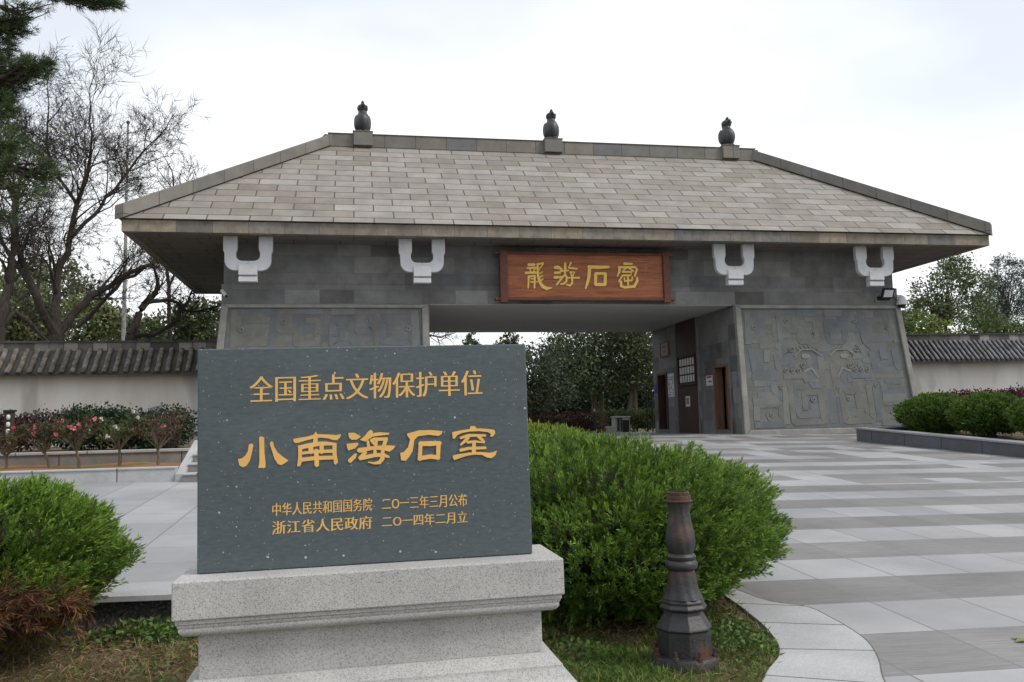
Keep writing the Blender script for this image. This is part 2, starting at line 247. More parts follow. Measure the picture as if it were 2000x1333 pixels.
SIGN_BRUSH = [[(-1.853,0.3257),(-1.6428,0.3227),(-1.6131,0.37),(-1.6403,0.4168),(-1.8508,0.4092),(-1.8771,0.3672)],[(-1.8863,0.2316),(-1.5814,0.2346),(-1.5589,0.2717),(-1.5807,0.3077),(-1.8858,0.2941),(-1.905,0.2623)],[(-1.8229,0.2308),(-1.7988,0.1356),(-1.7691,0.1293),(-1.7486,0.1525),(-1.7827,0.2444),(-1.8064,0.2494)],[(-1.6639,0.2379),(-1.7128,0.1563),(-1.697,0.1308),(-1.6664,0.1334),(-1.6267,0.2196),(-1.6394,0.24)],[(-1.9423,0.0749),(-1.5428,0.0888),(-1.5207,0.1261),(-1.5428,0.1618),(-1.9424,0.1477),(-1.9644,0.1105)],[(-1.8488,-0.0334),(-1.6277,-0.0108),(-1.6109,0.0222),(-1.632,0.0514),(-1.8531,0.0287),(-1.8698,-0.0043)],[(-1.8739,0.0201),(-1.8917,-0.3652),(-1.8718,-0.3786),(-1.8499,-0.3672),(-1.8059,0.017),(-1.8383,0.0388)],[(-1.685,0.0207),(-1.6978,-0.3645),(-1.6724,-0.3806),(-1.6454,-0.3656),(-1.6167,0.0195),(-1.6498,0.0404)],[(-1.7904,-0.0929),(-1.6854,-0.0921),(-1.6739,-0.0738),(-1.6844,-0.0557),(-1.7894,-0.0565),(-1.8009,-0.0748)],[(-1.7956,-0.1942),(-1.6909,-0.2039),(-1.672,-0.1794),(-1.6843,-0.1521),(-1.789,-0.1424),(-1.8079,-0.1669)],[(-1.6207,-0.1925),(-1.5452,-0.1762),(-1.5382,-0.1527),(-1.5556,-0.1362),(-1.6285,-0.1626),(-1.6338,-0.1802)],[(-1.5741,0.3551),(-1.3621,0.3888),(-1.347,0.4228),(-1.3698,0.4508),(-1.5818,0.4171),(-1.5968,0.3831)],[(-1.3829,0.4216),(-1.5319,0.2182),(-1.5253,0.2014),(-1.507,0.1999),(-1.3495,0.3971),(-1.3584,0.4195)],[(-1.5841,0.3537),(-1.5875,0.0154),(-1.5318,-0.2066),(-1.4435,-0.3503),(-1.2916,-0.4247),(-1.1216,-0.3669),(-1.1138,-0.3501),(-1.1249,-0.3359),(-1.2732,-0.3216),(-1.3709,-0.2725),(-1.4444,-0.1673),(-1.5143,0.0265),(-1.5208,0.3563),(-1.5525,0.3738)],[(-1.4934,0.071),(-1.3939,0.1302),(-1.3944,0.1545),(-1.4164,0.1648),(-1.5102,0.0969),(-1.5098,0.0787)],[(-1.4728,-0.0378),(-1.387,0.0151),(-1.3868,0.0394),(-1.4084,0.0503),(-1.4942,-0.0026),(-1.4944,-0.0269)],[(-1.4546,-0.1419),(-1.3715,-0.0847),(-1.3713,-0.0665),(-1.3875,-0.0583),(-1.476,-0.1067),(-1.4762,-0.131)],[(-1.0191,0.2402),(-0.9283,0.2372),(-0.8137,0.2178),(-0.8562,0.2037),(-0.8443,0.1694),(-0.8075,0.1648),(-0.7617,0.2565),(-0.8991,0.35),(-1.0212,0.3344),(-1.0488,0.2856)],[(-1.024,0.083),(-0.8325,0.0952),(-0.8111,0.1332),(-0.8344,0.1684),(-1.026,0.1562),(-1.0473,0.1181)],[(-1.0393,-0.0689),(-0.7842,-0.0512),(-0.7623,-0.0134),(-0.7851,0.0221),(-1.0404,0.0147),(-1.0653,-0.0283)],[(-0.7071,0.4376),(-0.7238,0.239),(-0.7213,0.0796),(-0.8426,-0.0581),(-0.9963,-0.2368),(-0.9849,-0.2711),(-0.9483,-0.2763),(-0.7942,-0.0972),(-0.6725,0.0605),(-0.6385,0.2374),(-0.6431,0.4383),(-0.6745,0.4569)],[(-0.8306,0.1424),(-0.564,0.1763),(-0.5522,0.1984),(-0.5661,0.2182),(-0.8338,0.2051),(-0.8513,0.1721)],[(-0.7147,0.0546),(-0.6676,-0.0283),(-0.6891,-0.1459),(-0.7596,-0.1948),(-0.8465,-0.2088),(-0.8602,-0.2366),(-0.8422,-0.2608),(-0.7371,-0.2527),(-0.6334,-0.1747),(-0.604,-0.0193),(-0.6578,0.0857),(-0.6951,0.0866)],[(-0.5107,0.4645),(-0.5971,0.2594),(-0.3006,0.2211),(-0.2768,0.2505),(-0.2912,0.2839),(-0.5492,0.3032),(-0.4541,0.4369),(-0.4733,0.4677)],[(-0.5354,0.1187),(-0.3969,0.1317),(-0.4757,0.0327),(-0.4615,0.006),(-0.4304,0.0066),(-0.3515,0.1613),(-0.5338,0.1713),(-0.5506,0.1449)],[(-0.5336,0.1264),(-0.4959,0.0039),(-0.5016,-0.1943),(-0.5439,-0.2389),(-0.658,-0.2237),(-0.6761,-0.2411),(-0.6696,-0.2644),(-0.5299,-0.3104),(-0.4395,-0.2075),(-0.4322,0.0142),(-0.4936,0.143),(-0.5182,0.1463)],[(-0.6261,-0.0552),(-0.2309,-0.0626),(-0.2106,-0.0309),(-0.2289,0.0005),(-0.6248,-0.0133),(-0.6383,-0.0343)],[(0.0541,0.2719),(0.3919,0.2507),(0.7453,0.2848),(0.7679,0.3226),(0.7453,0.3583),(0.3967,0.3607),(0.0629,0.3693),(0.0288,0.3219)],[(0.0524,0.3185),(0.0233,-0.0078),(-0.0251,-0.1973),(-0.068,-0.3592),(-0.0501,-0.3808),(-0.0217,-0.3748),(0.0574,-0.2206),(0.1212,-0.0204),(0.1638,0.3115),(0.1116,0.3479)],[(0.2864,0.0668),(0.6111,0.0696),(0.6389,0.1126),(0.6141,0.1551),(0.2893,0.1521),(0.2617,0.1092)],[(0.2541,0.1229),(0.2293,-0.2424),(0.274,-0.271),(0.3224,-0.2449),(0.3474,0.1207),(0.3026,0.1492)],[(0.5662,0.1257),(0.5408,-0.2404),(0.5857,-0.269),(0.6344,-0.2429),(0.6599,0.1235),(0.6149,0.1521)],[(0.2742,-0.2923),(0.5984,-0.2903),(0.6301,-0.2414),(0.6018,-0.1928),(0.2775,-0.195),(0.246,-0.2439)],[(1.225,0.3879),(1.504,0.3971),(1.5249,0.4277),(1.5078,0.4587),(1.2303,0.474),(1.2011,0.4313)],[(1.0457,0.2756),(1.598,0.2874),(1.6137,0.2596),(1.5424,0.0297),(1.5611,0.0084),(1.5901,0.0153),(1.6894,0.2543),(1.6087,0.361),(1.0476,0.3492),(1.024,0.3119)],[(1.0469,0.3154),(1.0301,0.174),(0.9809,0.0247),(0.9933,0.0076),(1.0152,0.0109),(1.1027,0.1568),(1.122,0.3101),(1.0872,0.3348)],[(1.2949,0.3208),(1.1514,0.1966),(1.1561,0.1686),(1.184,0.1606),(1.3276,0.2848),(1.3229,0.3128)],[(1.348,0.2821),(1.5337,0.1732),(1.5603,0.187),(1.5614,0.2157),(1.3757,0.3245),(1.3491,0.3108)],[(1.1661,0.1357),(1.4824,0.141),(1.4067,0.0699),(1.4205,0.0452),(1.45,0.0464),(1.5095,0.1977),(1.1684,0.197),(1.1483,0.1662)],[(1.1872,0.0255),(1.4148,0.0335),(1.4309,0.0582),(1.4167,0.0826),(1.1895,0.0868),(1.1694,0.056)],[(1.1499,0.0725),(1.014,-0.1433),(1.023,-0.1625),(1.0449,-0.1631),(1.2016,0.0396),(1.1866,0.0716)],[(1.3177,0.0567),(1.3092,-0.2498),(1.3405,-0.2673),(1.3724,-0.2482),(1.3746,0.0583),(1.3465,0.0741)],[(1.1982,-0.02),(1.2204,-0.1563),(1.487,-0.1278),(1.5148,0.0071),(1.492,0.0243),(1.4647,0.0121),(1.4586,-0.0742),(1.2434,-0.0983),(1.2486,-0.0142),(1.2223,-0.0025)],[(1.0618,-0.1318),(1.0744,-0.31),(1.2216,-0.3659),(1.5626,-0.3402),(1.6919,-0.1237),(1.6667,0.0015),(1.6403,0.0132),(1.616,-0.0044),(1.6076,-0.1002),(1.5197,-0.2533),(1.2274,-0.2803),(1.1508,-0.2642),(1.1499,-0.1246),(1.1048,-0.1026)]]
SIGN_SIGNATURE = [[(1.9244,0.4146),(1.9548,0.3778),(1.9652,0.3795),(1.969,0.3891),(1.9386,0.4258),(1.9282,0.4241)],[(1.9874,0.4413),(1.965,0.3607),(1.9723,0.3538),(1.9823,0.357),(2.0047,0.4376),(1.9975,0.4445)],[(1.9194,0.3214),(2.0081,0.31),(2.018,0.3212),(2.0127,0.3345),(1.9239,0.3459),(1.9141,0.3346)],[(1.9137,0.2731),(2.0032,0.2802),(2.0097,0.2918),(2.0024,0.3023),(1.9129,0.2953),(1.9064,0.2837)],[(1.8955,0.2022),(1.9322,0.1655),(1.9454,0.1688),(1.9491,0.1814),(1.9124,0.218),(1.8993,0.2148)],[(1.9113,0.1441),(1.9348,0.095),(1.9466,0.0943),(1.9534,0.104),(1.9299,0.1531),(1.918,0.1539)],[(1.924,0.0741),(1.9317,-0.049),(1.9383,-0.052),(1.9444,-0.0477),(1.9367,0.0754),(1.9301,0.0784)],[(1.9155,-0.1038),(1.9787,-0.1156),(1.9839,-0.1102),(1.9817,-0.1035),(1.9185,-0.0917),(1.9133,-0.097)],[(1.9405,-0.1471),(1.9424,-0.2578),(1.9488,-0.2611),(1.9551,-0.257),(1.9532,-0.1463),(1.9468,-0.143)]]

# ------------------------------------------------------------------ ground
def plaza_z(x, y):                      # the paved forecourt climbs gently to the gate, then levels out
    z = (-1.6414-.018862*x+.054519*y)/.998335
    return min(z, -.452)
SOIL = noisy('soil', (.085, .058, .036), (.16, .12, .075), scale=3, rough=.95, bump=.8, bscale=30, c3=(.09, .10, .03), s3=1.3, f3=.7)
EARTH = noisy('earth', (.09, .10, .05), (.14, .12, .075), scale=.4, rough=.95)
xs = [-900, -300, -120, -60, -35, -20, -12, -8, -5, -3, -1, 1, 2, 2.6, 5, 9, 14, 20, 30, 45, 70, 130, 300, 900]
ys = [-300, -80, -20, -5, 0, 3, 5, 7, 7.6, 10, 13, 16, 20, 25, 30, 38, 50, 70, 110, 200, 400, 900, 2200]
def ground_z(x, y):
    if y < 7.3 and x < 2.7 and y > -20: return -1.56
    return max(min(plaza_z(min(max(x, -12), 22), y), -.46)-.12, -1.9)
g = MB(); g.ring([[(x, y, ground_z(x, y)) for x in xs] for y in ys], close=False)
tag(g.build('ground', EARTH), kind='structure')

# paving: light granite with a darker brushed stripe every other row on the right-hand forecourt
def paving_material():
    m, t, b, N, K = NM('granite_paving'); tc = N('ShaderNodeTexCoord')
    mp = N('ShaderNodeMapping'); mp.inputs['Location'].default_value = (-.155, -4.517, 0); K(tc.outputs['Object'], mp.inputs['Vector'])
    sx = N('ShaderNodeSeparateXYZ'); K(mp.outputs['Vector'], sx.inputs['Vector'])
    def M(op, a, bb=None):
        n = N('ShaderNodeMath', operation=op)
        for i, q in enumerate((a, bb)):
            if q is None: continue
            if isinstance(q, (int, float)): n.inputs[i].default_value = q
            else: K(q, n.inputs[i])
        return n.outputs['Value']
    tx = M('DIVIDE', sx.outputs['X'], .729); ty = M('DIVIDE', sx.outputs['Y'], .7515)
    fx = M('FLOOR', tx); fy = M('FLOOR', ty)
    cb = N('ShaderNodeCombineXYZ'); K(fx, cb.inputs['X']); K(fy, cb.inputs['Y'])
    wn_ = N('ShaderNodeTexWhiteNoise', noise_dimensions='2D'); K(cb.outputs['Vector'], wn_.inputs['Vector'])
    par = M('MODULO', M('ADD', fy, 100), 2)                      # 0 dark, 1 light
    flip = M('MULTIPLY', M('GREATER_THAN', wn_.outputs['Value'], .78), M('GREATER_THAN', sx.outputs['Y'], 8.4))
    dark = M('MULTIPLY', M('ABSOLUTE', M('SUBTRACT', M('SUBTRACT', 1, par), flip)), M('GREATER_THAN', sx.outputs['X'], 1.1))
    # joints
    jx = M('LESS_THAN', M('ABSOLUTE', M('SUBTRACT', M('FRACT', M('ADD', tx, .5)), .5)), .0105)
    jy = M('LESS_THAN', M('ABSOLUTE', M('SUBTRACT', M('FRACT', M('ADD', ty, .5)), .5)), .007)
    j = M('MAXIMUM', jx, jy)
    n = N('ShaderNodeTexNoise', i_Scale=160, i_Detail=3); K(tc.outputs['Object'], n.inputs['Vector'])
    m2 = N('ShaderNodeMapping'); m2.inputs['Scale'].default_value = (3.5, 90, 1); K(tc.outputs['Object'], m2.inputs['Vector'])
    nb = N('ShaderNodeTexNoise', i_Scale=1, i_Detail=5, i_Roughness=.7); K(m2.outputs['Vector'], nb.inputs['Vector'])
    big = N('ShaderNodeTexNoise', i_Scale=.55, i_Detail=8, i_Roughness=.62); K(tc.outputs['Object'], big.inputs['Vector'])
    li = N('ShaderNodeMix', data_type='RGBA'); li.inputs['A'].default_value = (.275, .282, .293, 1); li.inputs['B'].default_value = (.35, .353, .36, 1); K(wn_.outputs['Value'], li.inputs['Factor'])
    dk = N('ShaderNodeMix', data_type='RGBA'); dk.inputs['A'].default_value = (.172, .166, .162, 1); dk.inputs['B'].default_value = (.225, .218, .213, 1); K(wn_.outputs['Value'], dk.inputs['Factor'])
    sc = N('ShaderNodeMapRange'); sc.inputs['From Min'].default_value = .3; sc.inputs['From Max'].default_value = .7; sc.inputs['To Min'].default_value = .72; sc.inputs['To Max'].default_value = 1.25; K(nb.outputs['Fac'], sc.inputs['Value'])
    dks = N('ShaderNodeVectorMath', operation='SCALE'); K(dk.outputs['Result'], dks.inputs[0]); K(sc.outputs['Result'], dks.inputs['Scale'])
    s2 = N('ShaderNodeMapRange'); s2.inputs['From Min'].default_value = .3; s2.inputs['From Max'].default_value = .7; s2.inputs['To Min'].default_value = .9; s2.inputs['To Max'].default_value = 1.08; K(n.outputs['Fac'], s2.inputs['Value'])
    lis = N('ShaderNodeVectorMath', operation='SCALE'); K(li.outputs['Result'], lis.inputs[0]); K(s2.outputs['Result'], lis.inputs['Scale'])
    x = N('ShaderNodeMix', data_type='RGBA'); K(dark, x.inputs['Factor']); K(lis.outputs['Vector'], x.inputs['A']); K(dks.outputs['Vector'], x.inputs['B'])
    s3 = N('ShaderNodeMapRange'); s3.inputs['From Min'].default_value = .3; s3.inputs['From Max'].default_value = .7; s3.inputs['To Min'].default_value = .70; s3.inputs['To Max'].default_value = 1.12; K(big.outputs['Fac'], s3.inputs['Value'])
    y = N('ShaderNodeVectorMath', operation='SCALE'); K(x.outputs['Result'], y.inputs[0]); K(s3.outputs['Result'], y.inputs['Scale'])
    z = N('ShaderNodeMix', data_type='RGBA'); K(j, z.inputs['Factor']); K(y.outputs['Vector'], z.inputs['A']); z.inputs['B'].default_value = (.16, .155, .15, 1)
    K(z.outputs['Result'], b.inputs['Base Color']); b.inputs['Roughness'].default_value = .62; b.inputs['Specular IOR Level'].default_value = .4
    h = M('MULTIPLY', M('ADD', nb.outputs['Fac'], 0), dark)
    bp = N('ShaderNodeBump', i_Strength=.35, i_Distance=.006); K(h, bp.inputs['Height']); K(bp.outputs['Normal'], b.inputs['Normal'])
    return m
PAVE = paving_material()
BED = [(1.25, 3.2), (1.75, 3.95), (2.05, 4.35), (2.31, 4.72), (2.5, 4.95), (2.62, 5.2), (2.71, 5.55), (2.75, 5.85), (2.78, 6.13), (2.80, 6.6), (2.80, 7.25)]   # right-hand edge of the planting bed
APR = [(1.92, 3.0), (2.37, 3.65), (2.67, 4.05), (2.89, 4.5), (3.05, 4.78), (3.19, 5.1), (3.25, 5.4), (3.27, 5.7), (3.25, 5.97), (3.02, 6.25), (2.9, 7.25)]
def smooth_curve(P, m=4):
    out = []
    for i in range(len(P)-1):
        p0, p1, p2, p3 = P[max(i-1, 0)], P[i], P[i+1], P[min(i+2, len(P)-1)]
        for k in range(m):
            t = k/m; out.append(tuple(.5*(2*p1[c]+(p2[c]-p0[c])*t+(2*p0[c]-5*p1[c]+4*p2[c]-p3[c])*t*t+(3*p1[c]-p0[c]-3*p2[c]+p3[c])*t**3) for c in (0, 1)))
    return out+[P[-1]]
BED = smooth_curve(BED); APR = smooth_curve(APR)
p = MB(); rows = []
yy = [y*1.0 for y in range(-14, 3)]+[3.2]+[b[1] for b in BED[1:]]+[8, 9, 10, 11.5, 13, 14.77, 16.5, 18, 20, 22, 24, 26, 28, 30, 32, 34, 37]
for y in yy:
    if y > 7.25: x0 = -16
    elif y <= 3.2: x0 = 1.25
    else: x0 = [b[0] for b in BED if abs(b[1]-y) < 1e-6][0]
    rows.append([(x, y, plaza_z(x, y)) for x in [x0+(48-x0)*(k/24)**1.5 for k in range(25)]])
i0 = [i for i, y in enumerate(yy) if abs(y-7.25) < 1e-6][0]
p.ring(rows[:i0+1], close=False)
r2 = [[(x, y, plaza_z(x, y)) for x in [-16+64*k/40 for k in range(41)]] for y in yy[i0:]]
p.ring(r2, close=False)
tag(p.build('pavement', PAVE, uv=False), kind='structure')
# light granite border slabs round the bed
SLAB = granite('border_granite', (.385, .39, .395), (.30, .30, .305), (.43, .43, .435), scale=230, rough=.65)
e = MB()
for i in range(len(BED)-1):
    a, b2, c, d = Vector(BED[i]), Vector(BED[i+1]), Vector(APR[i+1]), Vector(APR[i])
    k = 0
    a2 = a.lerp(b2, k*1.2); d2 = d.lerp(c, k*1.2)
    q = [(v.x, v.y, plaza_z(v.x, v.y)+.004) for v in (a2, d2, c, b2)]
    e.hexa([(x, y, z-.15) for x, y, z in q], q)
tag(e.build('bed_border_path', SLAB, bevel=.004), kind='structure')
e = MB()
for i in range(4, len(BED)-1, 7):
    a, d = Vector(BED[i]), Vector(APR[i]); s_ = (Vector(BED[i+1])-a).normalized()*.0045
    q = [(v.x, v.y, plaza_z(v.x, v.y)+.0055) for v in (a-s_, d-s_, d+s_, a+s_)]; e.hexa([(x, y, z-.02) for x, y, z in q], q)
for i in range(len(APR)-1):                # dark joint along the outer edge of the border
    a, b2 = Vector(APR[i]), Vector(APR[i+1]); n = Vector((b2-a).yx)*Vector((1, -1)); n = n.normalized()*.0035
    q = [(v.x, v.y, plaza_z(v.x, v.y)+.0052) for v in (a-n, a+n, b2+n, b2-n)]; e.hexa([(x, y, z-.02) for x, y, z in q], q)
tag(e.build('border_joint_path', plain('dark_joint', (.12, .115, .105), .95)), kind='structure')
# dark kerb that retains the forecourt behind the bed
KERB = granite('kerb_granite', (.055, .052, .05), (.02, .02, .02), (.11, .105, .10), scale=70, rough=.8)
e = MB(); 
for k in range(9):
    x0, x1 = -8+k*1.2, -8+k*1.2+1.192
    if x1 > 2.8: x1 = 2.8
    e.hexa([(x0, 7.14, -1.62), (x1, 7.14, -1.62), (x1, 7.3, -1.62), (x0, 7.3, -1.62)], [(x0, 7.14, plaza_z(x0, 7.2)-.035), (x1, 7.14, plaza_z(x1, 7.2)-.035), (x1, 7.3, plaza_z(x1, 7.2)-.035), (x0, 7.3, plaza_z(x0, 7.2)-.035)])
tag(e.build('kerb', KERB), kind='structure')
e = MB()
for k in range(8):
    x0, x1 = -8+k*1.36, min(-8+k*1.36+1.355, 2.8)
    q = [(x0, 7.07), (x1, 7.07), (x1, 7.52), (x0, 7.52)]
    e.hexa([(x, y, plaza_z(x, y)-.04) for x, y in q], [(x, y, plaza_z(x, y)+.005) for x, y in q])
tag(e.build('kerb_coping_path', SLAB, bevel=.004), kind='structure')
# soil of the bed, gently lumpy
BX, BY = [b[0] for b in BED], [b[1] for b in BED]
def bed_z(x, y):
    z = -1.462+.02*math.sin(2.1*x+1.3*y)+.014*math.sin(5.3*x-3.1*y+1)+.01*math.sin(9*x+7*y)-.012*max(0, -x)
    d = max(0, float(np.interp(y, BY, BX))-x); k = math.exp(-d/.22); return z*(1-k)+(plaza_z(x, y)-.012)*k
nx, ny = 70, 50
g = MB(); rows = []
for j in range(ny+1):
    y = 1.5+5.62*j/ny; xr = 1.25
    for (ax, ay), (bx, by) in zip(BED, BED[1:]):
        if ay <= y <= by: xr = ax+(bx-ax)*(y-ay)/(by-ay)
    rows.append([(x, y, bed_z(x, y)) for x in [-6+(xr-.004+6)*i/nx for i in range(nx+1)]])
g.ring(rows, close=False)
tag(g.build('bed_soil', SOIL, smooth=True, uv=False), kind='structure')

# ------------------------------------------------------------------ gatehouse
WALLM = blocks('dark_wall_stone', None, None, (.13, .13, .13), 1.02, .52, ms=.006, rough=.82, var=.28, nscale=1.4, bump=.25, ramp=[(.10, .096, .093), (.155, .152, .149), (.215, .212, .208), (.135, .138, .145), (.185, .178, .172)], stain=(.13, .13, .13), sfac=.35, sscale=2.2, sstretch=(1.6, .45, 1))
PIERM = blocks('pier_stone', None, None, (.10, .10, .095), .9, .62, ms=.005, rough=.8, var=.2, nscale=1.7, bump=.3, ramp=[(.118, .125, .118), (.145, .148, .135), (.115, .127, .136), (.152, .152, .138), (.125, .138, .134)], stain=(.10, .108, .13), sfac=.5, sscale=.9)
FRETM = noisy('fret_stone', (.135, .145, .145), (.172, .175, .165), scale=1.3, rough=.8, bump=.4, bscale=25, c3=(.10, .12, .16), s3=.9, f3=.5)
FRETB = noisy('bluish_fret_stone', (.108, .12, .129), (.14, .15, .158), scale=1.1, rough=.8, bump=.4, bscale=25, c3=(.15, .16, .15), s3=2.2, f3=.5)
FRETT = noisy('tan_fret_stone', (.13, .13, .118), (.168, .166, .152), scale=1.5, rough=.85, bump=.4, bscale=25, c3=(.12, .125, .11), s3=2.5, f3=.6)
SPIRM = noisy('pale_carving_stone', (.165, .168, .158), (.215, .213, .20), scale=3, rough=.85, bump=.3)
FRAMEM = noisy('frame_stone', (.20, .195, .18), (.27, .262, .24), scale=2.2, rough=.8, bump=.3, c3=(.17, .165, .15), s3=8)
ROOFM = blocks('roof_slab_stone', None, None, (.085, .072, .064), 1.155, .503, ms=.021, rough=.78, var=.2, nscale=1.3, bump=.6, ramp=[(.195, .172, .15), (.24, .216, .193), (.285, .27, .252), (.21, .187, .162), (.26, .243, .225), (.228, .207, .188)], stain=(.20, .185, .17), sfac=.35, sscale=2.5, sstretch=(1, .4, 1))
CAPM = blocks('ridge_stone', None, None, (.07, .068, .065), 1.1, 6, ms=.012, off=0, rough=.8, var=.2, nscale=1.5, bump=.3, ramp=[(.155, .15, .14), (.19, .175, .15), (.145, .148, .15), (.215, .195, .16)], stain=(.12, .115, .105), sfac=.5)
FASCM = blocks('fascia_stone', None, None, (.10, .09, .08), .97, 3, ms=.007, off=0, rough=.85, var=.3, nscale=2.5, bump=.3, ramp=[(.16, .14, .115), (.21, .185, .155), (.27, .225, .165), (.15, .15, .15), (.23, .20, .165)], stain=(.075, .07, .06), sfac=.75, sscale=3.2, sstretch=(1.5, .5, 1))
SOFM = blocks('soffit_panels', None, None, (.035, .03, .028), 1.35, .75, ms=.012, off=.3, rough=.8, var=.12, bump=.2, ramp=[(.14, .126, .117), (.17, .15, .135)], spec=.2)
CEILM = noisy('ceiling_plaster', (.39, .38, .375), (.44, .43, .425), scale=.6, rough=.8)
WHITE = noisy('white_bracket_paint', (.50, .51, .53), (.58, .59, .61), scale=2, rough=.55, c3=(.40, .40, .40), s3=5, f3=.4)
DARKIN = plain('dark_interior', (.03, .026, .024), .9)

gate = thing('gatehouse', 'grey stone gatehouse with a wide hipped slab roof and carved front panels', 'gatehouse', (7.15, 26, -.46))
YB = 33.85
def face_y(z, t=0): return 26.0-(3.74-z)*.0605-t
def side_r(z): return 18.19+(3.74-z)*.096
def side_l(z): return -3.83-(3.74-z)*.096
zb = -1.1
# right pier: shell with two real door openings into a dark room
q = MB(); q.hexa([(12.17, face_y(zb), zb), (side_r(zb), face_y(zb), zb), (side_r(zb), face_y(zb)+.5, zb), (12.17, face_y(zb)+.5, zb)],
                 [(12.17, face_y(3.74), 3.74), (side_r(3.74), face_y(3.74), 3.74), (side_r(3.74), face_y(3.74)+.5, 3.74), (12.17, face_y(3.74)+.5, 3.74)])
q.hexa([(side_r(zb)-.5, face_y(zb)+.5, zb), (side_r(zb), face_y(zb)+.5, zb), (side_r(zb), YB, zb), (side_r(zb)-.5, YB, zb)],
       [(side_r(3.74)-.5, face_y(3.74)+.5, 3.74), (side_r(3.74), face_y(3.74)+.5, 3.74), (side_r(3.74), YB, 3.74), (side_r(3.74)-.5, YB, 3.74)])
q.box(12.17, side_r(3.74)-.5, YB-.4, YB, zb, 3.74)
for y0, y1, z0, z1 in ((face_y(3.74)+.5, 26.62, zb, 3.74), (26.62, 27.78, 1.86, 3.74), (27.78, 32.28, zb, 3.74), (32.28, 33.36, 1.93, 3.74), (33.36, YB-.4, zb, 3.74)):
    q.box(12.17, 12.5, y0, y1, z0, z1)
pier_r = q.build('pier', WALLM, gate)
q = MB(); q.hexa([(side_l(zb), face_y(zb), zb), (2.25, face_y(zb), zb), (2.25, YB, zb), (side_l(zb), YB, zb)],
                 [(side_l(3.74), face_y(3.74), 3.74), (2.25, face_y(3.74), 3.74), (2.25, YB, 3.74), (side_l(3.74), YB, 3.74)])
pier_l = q.build('pier', WALLM, gate)
# interior of the right pier seen through the doors
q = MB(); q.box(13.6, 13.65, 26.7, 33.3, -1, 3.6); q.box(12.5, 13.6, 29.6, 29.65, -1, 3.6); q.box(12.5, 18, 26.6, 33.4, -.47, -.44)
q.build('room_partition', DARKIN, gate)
q = MB(); q.box(-3.83, 18.13, 26.0, YB+.03, 3.74, 4.31); q.build('lower_wall_band', WALLM, gate)
q = MB(); q.box(-3.78, 18.03, 26.05, YB, 4.31, 5.58); q.build('upper_wall', WALLM, gate)
q = MB(); q.box(2.27, 12.15, 26.03, YB, 3.715, 3.739); q.build('passage_ceiling', CEILM, gate)

# carved front panels
def face_prism(mb, poly, t, t0=0.0):     # polygon in the (x, z) of the leaning front face, raised t
    a = [(x, face_y(z, t0), z) for x, z in poly]; mb.prism(a, (0, -t, 0))
def strip(mb, pts, wd, t, t0=0):
    pts = [Vector(p) for p in pts]; l, r = [], []
    for i, p in enumerate(pts):
        if i == 0: d = pts[1]-p
        elif i == len(pts)-1: d = p-pts[i-1]
        else: d = (pts[i+1]-p).normalized()+(p-pts[i-1]).normalized()
        d.normalize(); n = Vector((-d.y, d.x))
        k = 1
        if 0 < i < len(pts)-1:
            c = n.dot(Vector((-(p-pts[i-1]).normalized().y, (p-pts[i-1]).normalized().x))); k = 1/max(c, .5)
        l.append(p+n*wd/2*k); r.append(p-n*wd/2*k)
    for i in range(len(pts)-1):
        face_prism(mb, [l[i], l[i+1], r[i+1], r[i]], t, t0)
def rounded(pl, r=.13, n=4):
    out = [pl[0]]
    for a, p, b in zip(pl, pl[1:], pl[2:]):
        A, P_, B = Vector(a), Vector(p), Vector(b); k = min(r, (A-P_).length*.45, (B-P_).length*.45); s, e_ = P_+(A-P_).normalized()*k, P_+(B-P_).normalized()*k
        for i in range(n+1):
            t = i/n; q_ = s*(1-t)**2+P_*2*t*(1-t)+e_*t*t; out.append((q_.x, q_.y))
    return out+[pl[-1]]
def spiral(cx, cz, r0, turns, s=1, ph=0, n=16):
    return [(cx+s*r0*(1-k/(n*turns)*.8)*math.cos(ph+2*math.pi*k/n), cz+r0*(1-k/(n*turns)*.8)*math.sin(ph+2*math.pi*k/n)) for k in range(int(n*turns)+1)]
